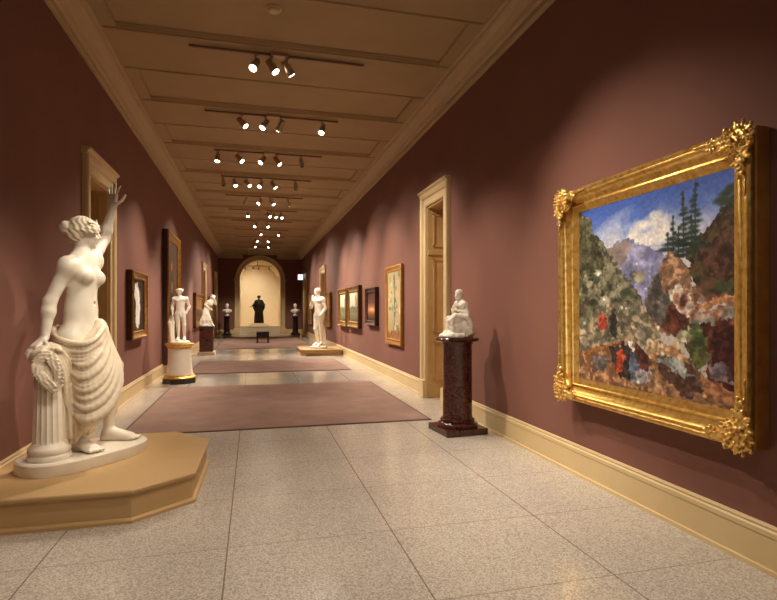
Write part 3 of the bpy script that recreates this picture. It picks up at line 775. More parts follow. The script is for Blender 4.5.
def human(S, J, H, face, female=False, arms=True, legs=True, feet=True, hands=None, k=None):
    J = {q: np.asarray(p, float) for q, p in J.items()}
    k = k or .018*H
    up = nrm(J['neck']-J['pelvis']); lat = J['Lsh']-J['Rsh']; lat = nrm(lat-up*np.dot(lat, up)); fwd = np.cross(lat, up)
    pl = J['Lhip']-J['Rhip']; pl = nrm(pl-up*np.dot(pl, up)); pf = np.cross(pl, up)
    ch = J['waist']*.42+J['neck']*.58
    S.ell(ch, vec(.082 if female else .09, .06 if female else .064, .115)*H, [lat, fwd, up], k*2)
    S.ell(J['waist'], vec(.077, .061 if female else .056, .09)*H, [nrm(lat+pl), nrm(fwd+pf), up], k*2.5)
    S.ell(J['pelvis'], vec(.098 if female else .09, .066, .078)*H, [pl, pf, up], k*2.5)
    for s_ in (-1, 1): S.ell(J['pelvis']+pl*s_*.042*H-pf*.035*H-up*.02*H, vec(.05, .048, .055)*H, [pl, pf, up], k*1.5)
    base = J['neck']
    for sh in ('Rsh', 'Lsh'):
        S.cap(base-up*.008*H, J[sh]-up*.006*H, .034*H, .03*H, k*2.2)
        S.cap(ch+up*.03*H, J[sh]-up*.02*H, .05*H, .034*H, k*1.6)
    if female:
        for s_ in (-1, 1): S.ell(ch+lat*s_*.043*H+fwd*.045*H+up*.012*H, vec(.034, .034, .034)*H, [lat, fwd, up], k*1.1)
    else:
        for s_ in (-1, 1): S.ell(ch+lat*s_*.042*H+fwd*.045*H+up*.03*H, vec(.045, .026, .034)*H, [lat, fwd, up], k)
    S.cap(base-up*.01*H, J['head']-nrm(face)*.012*H-vec(0, 0, .03*H), .031*H, .028*H, k)
    if arms:
        for s_ in 'RL': arm(S, J[s_+'sh'], J[s_+'el'], J[s_+'wr'], H, k)
    if legs:
        for s_ in 'RL': leg(S, J[s_+'hip'], J[s_+'knee'], J[s_+'ank'], H, k, -pf)
        if feet:
            for s_ in 'RL': foot(S, J[s_+'ank'], J[s_+'toe'], H, k*.8)
    return head(S, J['head'], face, .132*H)
def standing(H, **o):
    J = dict(pelvis=(0, 0, .53), waist=(0, 0, .62), neck=(0, .005, .83), head=(0, -.01, .925), Rsh=(-.105, 0, .805), Lsh=(.105, 0, .805),
             Rel=(-.135, .01, .64), Lel=(.135, .01, .64), Rwr=(-.14, -.03, .49), Lwr=(.14, -.03, .49), Rhip=(-.05, 0, .51), Lhip=(.05, 0, .51),
             Rknee=(-.055, -.012, .285), Lknee=(.055, -.012, .285), Rank=(-.055, .012, .05), Lank=(.055, .012, .05), Rtoe=(-.07, -.095, .014), Ltoe=(.07, -.095, .014))
    J.update(o); return {q: np.array(p)*H for q, p in J.items()}
def bez(a, b, c, n=9):
    """smooth curve through a, b (middle), c"""
    a, b, c = map(np.asarray, (a, b, c)); m = 2*b-.5*(a+c)
    return [a*(1-t)**2+m*2*t*(1-t)+c*t*t for t in np.linspace(0, 1, n)]

# ------------------------------------------------------------------ draped marble woman with a raised arm
W_O = (-1.28, 4.93, .235)
woman = thing('marble_statue', 'large marble woman draped from the hips, one arm raised, leaning on a fluted column', 'statue', W_O)
H = 1.9
J = dict(pelvis=(-.113, -.001, 1.039), waist=(-.116, .012, 1.24), neck=(-.116, .028, 1.70), head=(-.092, .038, 1.905),
         Rsh=(-.166, -.13, 1.625), Rel=(-.285, -.18, 1.325), Rwr=(-.307, -.222, 1.04), Lsh=(-.07, .165, 1.70), Lel=(-.04, .40, 1.895), Lwr=(.036, .40, 2.195),
         Rhip=(-.16, -.092, .987), Lhip=(-.062, .115, 1.0), Rknee=(-.065, -.117, .562), Lknee=(.075, .165, .64), Rank=(-.107, -.075, .185), Lank=(.036, .255, .185),
         Rtoe=(.06, -.2, .122), Ltoe=(.275, .215, .122))
S = Field((-.46, -.42, .09), (.38, .56, 2.46), .0072)
P = human(S, J, H, (.92, .36, -.1), True)
hand(S, J['Rwr'], (-.42, -.5, -.6), (-.35, -.5, .7), .225, -1, (.2, .28, .3, .3), .22, thumb=.9)
hand(S, J['Lwr'], (-.02, .02, 1), (-.45, -.88, .05), .225, 1, (.16, .06, .1, .2), .3, thumb=1.0)
S.ell(J['waist']+vec(.096, -.012, .07), (.012, .012, .014), None, .02, cut=True)
body = S.mesh('figure', M_marble, woman)
# hair: waved cap, bun and a small pointed diadem
S = Field((-.38, -.16, 1.75), (.1, .24, 2.14), .0055)
f = nrm((.92, .36, -.1)); l = np.cross((0, 0, 1), f); hh = .132*H; hc = J['head']
S.ell(hc-f*.022+vec(0, 0, .042), (.091, .108, .098), [l, f, np.cross(f, l)], .01)
S.ell(hc-f*.07-vec(0, 0, .02), (.078, .075, .08), [l, f, np.cross(f, l)], .03)
S.ell(hc-f*.142+vec(0, 0, .018), (.048, .05, .056), None, .006)
for q in range(12):
    a = -1.75+3.5*q/11
    S.chain([hc+f*.1*math.cos(a*t)*(1-t*.0)-f*.03+l*.1*math.sin(a)*math.sin(PI*(.15+.7*t))+vec(0, 0, .075*math.cos(a)*math.sin(PI*(.15+.75*t))+.02)-f*.09*t+f*.03 for t in np.linspace(0, 1, 8)], .016, .006)
ax0 = hc
def curl(X, Y, Z):
    a = np.arctan2(Y-ax0[1], X-ax0[0]); return .003*np.sin(a*15+(Z-ax0[2])*80+.8*np.sin((Z-ax0[2])*90))
S.warp(curl, (-9, -9, 0), (9, 9, 9))
fl = f*.125+vec(0, 0, -.0)   # carve the face free
S.ell(hc+f*.105-vec(0, 0, .055), (.088, .082, .128), [l, f, np.cross(f, l)], .01, cut=True)
S.mesh('carved_hair', M_drape, woman)
S = Field((-.14, -.1, 1.95), (.1, .2, 2.13), .004)
for i in range(15):
    a = (i-7)/7; b = a*1.35
    p = hc+f*(.09*math.cos(b)-.005)+l*.1*math.sin(b)+vec(0, 0, .085)
    q = hc+f*(.09*math.cos((i-6)/7*1.35)-.005)+l*.1*math.sin((i-6)/7*1.35)+vec(0, 0, .085)
    if i < 14: S.cap(p, q, .009, .009, .004)
    S.cap(p, p+vec(0, 0, .018+.028*math.exp(-(a*3)**2)), .01, .003, .004)
S.mesh('diadem', M_marble, woman)
# drapery: swags from the right hip across to the left knee, long falls beside the column
S = Field((-.42, -.42, .09), (.32, .36, 1.22), .0075)
pe = np.array(J['pelvis'])
S.ell(pe+vec(-.03, -.015, -.125), (.186, .222, .13), None, .02)
S.cap(np.array(J['Rhip'])-vec(0, 0, .09), np.array(J['Rknee'])+vec(0, 0, .05), .115, .1, .05); S.cap(np.array(J['Rknee'])+vec(0, 0, .05), vec(-.09, -.1, .3), .105, .07, .05)
S.cap(np.array(J['Lhip'])-vec(-.0, 0, .15), np.array(J['Lknee'])+vec(-.01, -.02, .02), .12, .095, .05)
S.cap(vec(-.08, .0, .87), vec(-.02, .02, .58), .13, .10, .06)
SW=[
 [(-0.251,-0.059,1.028),(-0.143,-0.174,0.88),(-0.023,-0.257,0.813),(0.06,-0.2,0.885),(0.076,-0.06,1.006),(0.038,0.032,1.129)],
 [(-0.247,-0.06,0.999),(-0.141,-0.175,0.85),(-0.021,-0.257,0.783),(0.066,-0.199,0.857),(0.085,-0.059,0.986),(0.041,0.032,1.125)],
 [(-0.242,-0.061,0.966),(-0.139,-0.175,0.817),(-0.024,-0.256,0.748),(0.073,-0.198,0.824),(0.094,-0.058,0.964),(0.044,0.031,1.12)],
 [(-0.237,-0.063,0.937),(-0.136,-0.176,0.788),(-0.021,-0.257,0.719),(0.079,-0.196,0.796),(0.102,-0.058,0.943),(0.047,0.03,1.116)],
 [(-0.231,-0.064,0.901),(-0.134,-0.177,0.75),(-0.012,-0.259,0.68),(0.088,-0.195,0.759),(0.113,-0.057,0.918),(0.051,0.029,1.111)],
 [(-0.227,-0.065,0.872),(-0.131,-0.177,0.721),(-0.01,-0.26,0.65),(0.094,-0.193,0.73),(0.121,-0.056,0.897),(0.054,0.028,1.107)],
 [(-0.222,-0.066,0.839),(-0.129,-0.178,0.688),(-0.008,-0.261,0.616),(0.101,-0.192,0.697),(0.131,-0.055,0.874),(0.057,0.027,1.102)],
 [(-0.216,-0.068,0.802),(-0.126,-0.179,0.65),(-0.007,-0.261,0.577),(0.11,-0.19,0.66),(0.142,-0.054,0.848),(0.061,0.027,1.096)],
 [(-0.212,-0.069,0.774),(-0.124,-0.179,0.621),(-0.002,-0.262,0.547),(0.116,-0.189,0.631),(0.15,-0.053,0.828),(0.063,0.026,1.092)],
 [(-0.207,-0.07,0.741),(-0.122,-0.18,0.587),(0.001,-0.263,0.513),(0.123,-0.188,0.598),(0.16,-0.052,0.805),(0.067,0.025,1.088)],
 [(-0.201,-0.072,0.704),(-0.119,-0.181,0.55),(0.004,-0.264,0.474),(0.132,-0.186,0.561),(0.17,-0.052,0.779),(0.07,0.024,1.082)],
 [(-0.196,-0.073,0.675),(-0.117,-0.181,0.521),(0.004,-0.263,0.444),(0.138,-0.185,0.532),(0.179,-0.051,0.759),(0.073,0.023,1.078)],
 [(-0.191,-0.074,0.643),(-0.114,-0.182,0.487),(0.009,-0.265,0.41),(0.145,-0.183,0.499),(0.189,-0.05,0.735),(0.077,0.022,1.073)],
 [(-0.188,-0.075,0.618),(-0.112,-0.182,0.462),(0.011,-0.265,0.384),(0.151,-0.182,0.474),(0.196,-0.049,0.718),(0.079,0.022,1.07)],
]
ROLL = [(-.325, .02, 1.105), (-.285, -.085, 1.06), (-.17, -.205, 1.008), (-.03, -.25, .986), (.046, -.185, 1.03), (.064, -.03, 1.115)]
def smoothcurve(P, n=4):
    P = [np.array(p) for p in P]; P = [2*P[0]-P[1]]+P+[2*P[-1]-P[-2]]; out = []
    for i in range(1, len(P)-2):
        for t in np.linspace(0, 1, n, endpoint=False):
            a, b, c, d = P[i-1:i+3]
            out.append(.5*((2*b)+(c-a)*t+(2*a-5*b+4*c-d)*t*t+(3*b-a-3*c+d)*t**3))
    return out+[P[-2]]
inner = np.array((-.02, -.01, 0))
for i, c in enumerate(SW):        # smooth cloth just under the fold lines
    S.chain([np.array(p)*vec(.62, .62, 1)+inner*.38+vec(0, 0, .012) for p in c], [.045, .06, .083, .066, .045, .04], .025)
for i, c in enumerate(SW):
    r = (.021, .012, .017, .026, .013, .019, .024, .012, .021, .014, .027, .014, .022, .032)[i]
    C = smoothcurve(c); m = len(C)
    S.chain(C, [r*(.55+.6*math.sin(PI*min(1, (q+1)/m))) for q in range(m)], .005)
S.chain(smoothcurve(ROLL), .021, .008)
for q, rr in ((.034, .013), (.06, .017), (.09, .012), (.118, .016)): S.chain([np.array(p)*vec(1-q*.1, 1-q*.1, 1)+vec(.0, .006, -q*(.6+.5*math.sin(PI*i/20))) for i, p in enumerate(smoothcurve(ROLL))], rr, .006)
S.chain([np.array(p)*vec(.6, .6, 1)+vec(-.02, 0, -.05) for p in ROLL], .07, .03)
# gathered fold from left hip down over the knee
S.chain([vec(.05, .03, 1.06), vec(.09, .085, .95), vec(.155, .10, .78), vec(.15, .13, .64), vec(.1, .17, .54)], [.016, .028, .034, .034, .03], .015)
S.chain([vec(.03, .1, 1.04), vec(.07, .13, .9), vec(.12, .16, .72), vec(.1, .2, .56)], [.016, .03, .038, .03], .015)
falls = [[(-.264, -.242, .982), (-.188, -.261, .927), (-.156, -.248, .705), (-.14, -.232, .465), (-.132, -.213, .254)],
 [(-.248, -.204, .956), (-.179, -.222, .861), (-.143, -.2, .619), (-.114, -.177, .333), (-.109, -.167, .202)],
 [(-.237, -.104, .851), (-.143, -.128, .527), (-.09, -.16, .328), (-.095, -.16, .239)],
 [(-.225, -.15, .93), (-.17, -.17, .75), (-.13, -.165, .5), (-.11, -.165, .28)]]
for c in falls:
    C = smoothcurve(c); S.chain(C, .026, .012)
    for o in (vec(.014, -.024, 0), vec(-.022, -.016, 0)): S.chain([p+o for p in C], .014, .006)
# folds draped over the column top
for q, zz in ((-.105, .935), (-.075, .955), (-.04, .965), (0, .968), (.04, .965), (.08, .945)): S.chain(bez((-.35, -.26+q*.8, zz-.06), (-.27+q*.1, -.255+q, zz), (-.165, -.25+q*.7, zz-.09), 9), [.02, .024, .026, .022, .025, .021, .027, .024, .02], .01)
for q in range(4): S.chain(smoothcurve([(-.28+.035*q, -.3-.02*q, .955), (-.215+.02*q, -.345+.012*q, .925), (-.165+.012*q, -.335+.03*q, .83), (-.145, -.3+.025*q, .7), (-.14, -.26+.02*q, .5)]), .018, .008)
S.chain([(-.29, .0, 1.12), (-.25, .1, 1.1), (-.16, .17, 1.1), (-.05, .2, 1.12), (.03, .12, 1.12), (.064, -.02, 1.125)], .017, .012)
S.mesh('carved_drapery', M_drape, woman)
# fluted column
cb = (-.258, -.27, .10)
mb = MB()
mb.lathe([(.15, 0), (.152, .012), (.152, .03), (.14, .045), (.146, .06), (.148, .08), (.138, .1), (.122, .115), (.116, .13)], 48, cb)
fl = lambda a, z: 1-.055*(1-abs(math.cos(a*9)))*0-.06*abs(math.sin(a*9))**.6*(1 if .14 < z < .76 else 0)
prof = [(.113, .128), (.113, .145)]+[(.113-.014*q, .15+.6*q) for q in np.linspace(0, 1, 9)]+[(.1, .77), (.108, .785), (.114, .8), (.112, .82), (.09, .835)]
mb.lathe(prof, 144, cb, flute=fl)
auto_smooth(mb.build('fluted_column', M_marble, woman), 40)
# laurel wreath hung on the column
S = Field((-.42, -.46, .55), (-.04, -.16, 1.0), .0052)
wp = [np.array(p) for p in ((-.25, -.37, .905), (-.29, -.38, .86), (-.285, -.39, .80), (-.25, -.40, .72), (-.2, -.40, .655), (-.165, -.385, .70), (-.172, -.375, .80), (-.2, -.36, .90))]
dense = []
for i in range(len(wp)):
    a, b = wp[i], wp[(i+1) % len(wp)]
    dense += [a+(b-a)*t for t in np.linspace(0, 1, 5)[:-1]]
S.chain(dense+[dense[0]], .014, .01)
wc = np.mean(wp, 0)
for i, p in enumerate(dense):
    t = nrm(dense[(i+1) % len(dense)]-p); o = nrm(p-wc)
    for q in (-.9, -.3, .35, 1.0):
        d = nrm(t*1.0+o*q+vec(.1, -.35, 0)); n_ = nrm(np.cross(d, vec(.3, -1, .2))); b_ = np.cross(d, n_)
        S.ell(p+d*.026+vec(0, -.008, 0), (.034, .015, .008), [d, n_, b_], .003)
    if i % 3 == 0: S.sph(p+vec(.004, -.022, 0), .009, .003)
for i, p in enumerate(dense):
    if i % 2: continue
    q = wc+(p-wc)*.45; d = nrm(dense[(i+3) % len(dense)]-p+vec(0, 0, -.03)); n_ = nrm(np.cross(d, vec(.3, -1, .2))); b_ = np.cross(d, n_)
    S.ell(q+vec(0, .004, 0), (.036, .018, .012), [d, n_, b_], .004); S.ell(q+d*.03+vec(.01, -.004, 0), (.03, .013, .008), [nrm(d+n_), nrm(n_-d), b_], .003)
S.ell(wc+vec(.01, .02, 0), (.05, .02, .11), None, .01)
S.mesh('laurel_wreath', M_drape, woman)
# oval plinth
def oval(a, b, e, n=56):
    return [(a*math.copysign(abs(math.cos(q))**(2/e), math.cos(q)), b*math.copysign(abs(math.sin(q))**(2/e), math.sin(q))) for q in [2*PI*i/n for i in range(n)]]
d = Vector((.64, .77)); e = Vector((.77, -.64)); c = Vector((-.075, .0))
mb = MB(); rings = []
for off, z in ((0, 0.001), (.003, .01), (.003, .088), (-.008, .1)):
    rings.append([(c.x+d.x*x+e.x*y, c.y+d.y*x+e.y*y, z) for x, y in oval(.52+off, .275+off, 2.7)])
mb.rings(rings); auto_smooth(mb.build('oval_plinth', M_marble, woman), 40)

# ------------------------------------------------------------------ seated figure on the red-brown marble column
PX, PY = 2.43, 6.09
ped = thing('column_pedestal', 'mottled red-brown marble column pedestal carrying the small seated figure', 'pedestal', (PX, PY, 0), math.radians(5))
mb = MB(); mb.box(-.27, .27, -.27, .27, 0, .075, .006); mb.build('square_base', M_redmarble, ped)
mb = MB(); mb.lathe([(.245, .075), (.252, .09), (.245, .112), (.215, .122), (.205, .135), (.212, .15), (.206, .165), (.185, .172), (.182, .2)], 56); auto_smooth(mb.build('base_moulding', M_redmarble, ped), 40)
mb = MB(); mb.lathe([(.18, .2), (.176, 1.06), (.184, 1.075), (.19, 1.09), (.2, 1.105)], 56); auto_smooth(mb.build('shaft', M_redmarble, ped), 40)
mb = MB(); mb.lathe([(.2, 1.105), (.25, 1.112), (.262, 1.12), (.262, 1.14), (.255, 1.148)], 56); auto_smooth(mb.build('top_slab', M_redmarble, ped), 40)
seat = thing('marble_statuette', 'small white marble figure seated on a rock, hunched over with hands near its chin', 'statue', (PX, PY, 1.149), math.radians(-14))
S = Field((-.24, -.2, -.001), (.24, .2, .60), .0052)
H = .86
J = dict(pelvis=(.085, 0, .25), waist=(.085, 0, .31), neck=(.04, -.01, .45), head=(.012, -.018, .51), Lsh=(.075, -.085, .42), Rsh=(.005, .07, .425),
         Lel=(.115, -.105, .30), Lwr=(-.02, -.075, .335), Rel=(-.045, .055, .31), Rwr=(-.055, -.02, .38), Lhip=(.085, -.05, .25), Rhip=(.05, .045, .25),
         Lknee=(-.105, -.08, .205), Rknee=(-.11, .02, .235), Lank=(-.055, -.06, .06), Rank=(-.13, .0, .07), Ltoe=(-.14, -.085, .035), Rtoe=(-.205, -.02, .04))
human(S, J, H, (-.92, -.35, -.3), True, k=.013)
hand(S, J['Lwr'], (-1, .2, .4), (0, -.8, .6), .09, 1, (.5, .5, .5, .5)); hand(S, J['Rwr'], (.5, -.3, 1), (-1, 0, .3), .09, -1, (.5, .5, .5, .5))
S.ell((.02, -.015, .555), (.05, .052, .04), None, .012)
S.ell((.11, .01, .11), (.115, .13, .15), None, .02); S.ell((-.04, 0, .02), (.19, .165, .045), None, .02); S.ell((.0, -.02, .1), (.1, .1, .1), None, .03)
for q in range(6):
    y = -.1+.035*q; S.chain([(.1, y-.02, .26), (-.03, y, .275), (-.085, y*.9, .22), (-.07, y*1.1, .12), (-.05-.02*q, y*1.2, .05)], [.03, .026, .024, .022, .026], .01)
S.chain([(.1, -.12, .26), (.14, -.11, .18), (.15, -.1, .06)], .03, .015); S.chain([(-.19, -.06, .03), (-.08, -.13, .03), (.05, -.14, .03)], .03, .015)
S.warp(lambda X, Y, Z: .006*np.sin(X*70)*np.sin(Y*63)*np.sin(Z*75), (-.25, -.25, -.01), (.25, .25, .2))
S.floor(.002)
S.mesh('figure', M_marble2, seat)

# ------------------------------------------------------------------ youth on the round white pedestal
ped = thing('round_pedestal', 'round white pedestal with gold bands on a black base', 'pedestal', (-1.45, 11.55, 0))
mb = MB(); mb.lathe([(.33, 0), (.335, .01), (.335, .09), (.325, .1)], 8, M=Matrix.Rotation(PI/8, 3, 'Z')); mb.build('black_base', M_darkped, ped)
mb = MB(); mb.lathe([(.315, .1), (.325, .115), (.31, .135), (.29, .145), (.285, .165), (.265, .172)], 40); auto_smooth(mb.build('lower_band', M_gold, ped))
mb = MB(); mb.lathe([(.255, .17), (.25, .2), (.228, .42), (.218, .66), (.225, .70)], 40); auto_smooth(mb.build('drum', M_marble2, ped))
mb = MB(); mb.lathe([(.225, .70), (.24, .71), (.245, .735), (.265, .75), (.282, .765), (.282, .795), (.27, .80)], 40); auto_smooth(mb.build('upper_band', M_gold, ped))
st = thing('marble_statue', 'white marble nude youth standing beside a tree stump on the round white pedestal', 'statue', (-1.45, 11.55, .801), math.radians(6))
H = 1.06; S = Field((-.25, -.2, -.001), (.25, .2, 1.2), .0078)
zb = .06
J = standing(H, pelvis=(.012, 0, .53), neck=(-.005, .005, .825), head=(-.018, -.012, .925), Rel=(-.15, .03, .65), Rwr=(-.135, -.03, .50), Lel=(.165, .03, .655), Lwr=(.115, -.02, .53), Lknee=(.07, -.03, .29), Lank=(.075, .03, .05), Rknee=(-.04, -.01, .285), Rank=(-.035, .0, .05))
J = {q: p+vec(.01, 0, zb) for q, p in J.items()}
human(S, J, H, (-.3, -.95, -.12))
hand(S, J['Rwr'], (-.1, -.1, -1), (-1, 0, 0), .11, -1); hand(S, J['Lwr'], (-.6, -.3, -.5), (.5, -.5, .3), .11, 1)
S.ell(J['head']+vec(.006, .014, .022), (.066, .068, .06), None, .012)
for q in np.linspace(0, 2*PI, 15)[:-1]: S.sph(J['head']+vec(.058*math.cos(q)+.006, .058*math.sin(q)+.012, .04+.012*math.sin(q*3)), .019, .005)
S.cap(J['pelvis']+vec(0, -.062, -.045), J['pelvis']+vec(0, -.066, -.075), .022, .017, .012)
S.ell((0, 0, .02), (.2, .165, .05), None, .01)
S.chain([(-.15, .04, .02), (-.155, .04, .25), (-.145, .035, .42), (-.15, .02, .53)], [.06, .05, .045, .04], .02)
S.chain([(-.16, .03, .53), (-.19, -.01, .42), (-.17, -.03, .25), (-.16, -.04, .1)], [.03, .034, .03, .035], .015)
S.floor(.002); S.mesh('figure', M_marble2, st)

# ------------------------------------------------------------------ leaning girl on the square dark pedestal
ped = thing('square_pedestal', 'square dark brown stone pedestal on a pale block', 'pedestal', (-1.48, 18.45, 0))
mb = MB(); mb.box(-.27, .27, -.27, .27, 0, .1, .008); mb.build('pale_block', M_platlight, ped)
mb = MB(); mb.box(-.215, .215, -.215, .215, .1, .86, .006); mb.build('shaft', M_redmarble, ped)
mb = MB(); mb.box(-.24, .24, -.24, .24, .86, .92, .012); mb.build('cap_slab', M_darkped, ped)
st = thing('marble_statue', 'white marble girl bending forward with one elbow out, on the square dark pedestal', 'statue', (-1.48, 18.45, .921))
H = 1.15; S = Field((-.3, -.22, -.001), (.42, .24, 1.15), .0095)
J = dict(pelvis=(-.03, 0, .5), waist=(.01, 0, .6), neck=(.14, -.02, .86), head=(.22, -.05, .95), Rsh=(.06, -.08, .83), Lsh=(.17, .08, .82), Rel=(-.045, -.1, .72), Rwr=(.1, -.13, .58),
         Lel=(.28, .04, .74), Lwr=(.27, -.04, .88), Rhip=(-.06, -.04, .48), Lhip=(-.02, .05, .48), Rknee=(.05, -.06, .3), Lknee=(-.06, .06, .28), Rank=(.0, -.05, .1), Lank=(-.15, .06, .1), Rtoe=(.12, -.08, .06), Ltoe=(-.05, .06, .06))
human(S, J, H, (.75, -.55, -.35), True)
hand(S, J['Rwr'], (1, -.1, -.3), (0, -1, .2), .12, 1); hand(S, J['Lwr'], (-.3, -.1, 1), (.8, .4, .2), .12, 1)
S.ell(J['head']+vec(-.02, .02, .03), (.082, .08, .07), None, .015); S.ell(J['head']+vec(-.09, .05, -.01), (.04, .04, .045), None, .02)
S.ell((0, 0, .03), (.25, .19, .07), None, .02)
for q in range(9):
    a = q/8; S.chain([(-.05+.08*a, -.08+.02*a, .6), (-.08+.14*a, -.11, .4), (-.16+.28*a, -.12+.02*math.sin(q*2), .2), (-.2+.38*a, -.11, .06)], [.035, .042, .045, .04], .018)
S.cap((-.03, .02, .5), (-.03, .02, .1), .11, .17, .05)
S.floor(.002); S.mesh('figure', M_marble2, st)

# ------------------------------------------------------------------ standing cloaked figure on the low platform
st = thing('marble_statue', 'tall white marble nude youth on the low tan platform, hand at chin', 'statue', (2.12, 17.7, .203), math.radians(-52))
H = 1.93; S = Field((-.42, -.34, -.001), (.42, .36, 2.1), .0135)
J = standing(H, pelvis=(.0, 0, .53), head=(-.01, -.02, .925), Rel=(-.13, -.05, .66), Rwr=(-.04, -.12, .80), Lel=(.14, .02, .64), Lwr=(.11, -.06, .53), Rknee=(-.04, -.035, .285), Rank=(-.05, .03, .05), Lknee=(.05, .0, .285), Rtoe=(-.06, -.075, .014))
J = {q: p+vec(0, 0, .075) for q, p in J.items()}
human(S, J, H, (-.35, -.9, -.1))
hand(S, J['Rwr'], (.2, -.1, 1), (-.5, -.8, .0), .19, -1, (.6, .6, .6, .6)); hand(S, J['Lwr'], (-.2, -.1, -1), (.8, -.4, 0), .19, 1)
S.ell(J['head']+vec(0, .02, .06), (.1, .115, .085), None, .02)
S.ell((0, 0, .035), (.3, .27, .05), None, .01)
S.chain([(.11, .15, .06), (.1, .14, .4), (.09, .1, .72)], [.09, .07, .06], .03)
S.mesh('figure', M_marble2, st)
# ------------------------------------------------------------------ two busts on dark pedestals
def bust(x, y, lab_b, lab_p, g):
    ped = thing('tall_pedestal', lab_p, 'pedestal', (x, y, 0), 0, g+' pedestals')
    mb = MB(); mb.box(-.26, .26, -.26, .26, 0, .1, .01); mb.build('base_block', M_darkped, ped)
    mb = MB(); mb.lathe([(.2, .1), (.21, .13), (.175, .17), (.165, .2), (.155, 1.0), (.17, 1.03), (.2, 1.06)], 24); auto_smooth(mb.build('shaft', M_darkped, ped))
    mb = MB(); mb.box(-.21, .21, -.21, .21, 1.06, 1.1, .008); mb.build('cap_slab', M_darkped, ped)
    st = thing('marble_bust', lab_b, 'bust', (x, y, 1.101), 0, g)
    S = Field((-.32, -.24, -.001), (.32, .24, .74), .0125)
    P = head(S, (0, -.02, .56), (0, -1, 0), .25)
    S.cap((0, .0, .36), (0, -.005, .5), .065, .06, .03)
    S.ell((0, .0, .3), (.24, .12, .1), None, .05); S.ell((0, -.02, .24), (.17, .12, .12), None, .04)
    for s_ in (-1, 1): S.sph((s_*.19, .0, .29), .075, .04); S.chain([(s_*.16, -.09, .36), (s_*.05, -.13, .25), (s_*.0, -.11, .16)], .022, .015)
    S.ell((0, .015, .63), (.1, .115, .085), None, .02)
    S.chain([(0, 0, .0), (0, 0, .02), (0, 0, .06), (0, 0, .1), (0, 0, .16)], [.12, .12, .07, .06, .1], .015)
    S.floor(.002); S.mesh('head_and_shoulders', M_marble2, st)
bust(-1.43, 31.5, 'white marble bust on the dark pedestal to the left of the arch', 'dark stone pedestal to the left of the arch, under a white bust', 'busts flanking the arch')
bust(2.38, 31.2, 'white marble bust on the dark pedestal to the right of the arch', 'dark stone pedestal to the right of the arch, under a white bust', 'busts flanking the arch')

# ------------------------------------------------------------------ robed bronze in the niche
mbp = thing('statue_base', 'low pale stone slab under the dark bronze figure in the niche', 'plinth', (.36, 34.1, .47))
mb = MB(); mb.box(-.62, .62, -.45, .45, 0, .06, .01); mb.build('lower_slab', M_platlight, mbp)
mb = MB(); mb.box(-.5, .5, -.38, .38, .06, .15, .012); mb.build('upper_slab', M_platlight, mbp)
st = thing('bronze_statue', 'dark bronze robed figure standing in the lit arched niche', 'statue', (.36, 34.1, .621))
H = 1.72; S = Field((-.62, -.34, -.001), (.62, .36, 1.82), .017)
J = standing(H, Rel=(-.2, .0, .66), Rwr=(-.25, -.07, .6), Lel=(.18, .0, .66), Lwr=(.13, -.11, .66))
human(S, J, H, (-.1, -1, -.1))
hand(S, J['Rwr'], (-.8, -.5, -.1), (0, -.3, 1), .19, 1); hand(S, J['Lwr'], (-.6, -.6, .1), (.5, -.5, .5), .19, 1)
S.ell(J['head']+vec(0, .02, .05), (.115, .125, .1), None, .02)
S.mesh('figure', M_bronze, st)
S = Field((-.62, -.36, -.001), (.62, .36, 1.55), .017)
for q in range(34):
    a = 2*PI*q/34; ca, sa = math.cos(a), math.sin(a); r = .042 if q % 2 else .026
    S.chain([(.15*ca, .1*sa, 1.42), (.2*ca, .14*sa, 1.2), (.19*ca, .15*sa, .85), (.23*ca, .18*sa, .4), (.27*ca, .22*sa, .03)], [.03, .05, .05, r+.01, r], .025)
S.cap((0, 0, 1.3), (0, 0, .1), .12, .19, .05)
for s_ in (-1, 1):   # hanging sleeves
    for q in range(4): S.chain([(s_*.2, -.02+.03*q, 1.36), (s_*(.28+.015*q), -.03+.03*q, 1.15), (s_*(.28+.01*q), -.04+.03*q, .95), (s_*.24, -.03+.03*q, .76)], [.05, .055, .05, .035], .02)
S.floor(.002); S.mesh('robe', M_bronze, st)

# bench
b = thing('bench', 'small black leather bench standing on the far rug before the arch', 'bench', (.42, 24.15, .014))
mb = MB(); mb.box(-.27, .27, -.3, .3, .24, .5, .03); auto_smooth(mb.build('seat', M_black, b), 60)
for sx in (-1, 1):
    for sy in (-1, 1):
        mb = MB(); mb.box(sx*.23-.03, sx*.23+.03, sy*.26-.03, sy*.26+.03, 0, .3, .006); mb.build('leg', M_black, b)

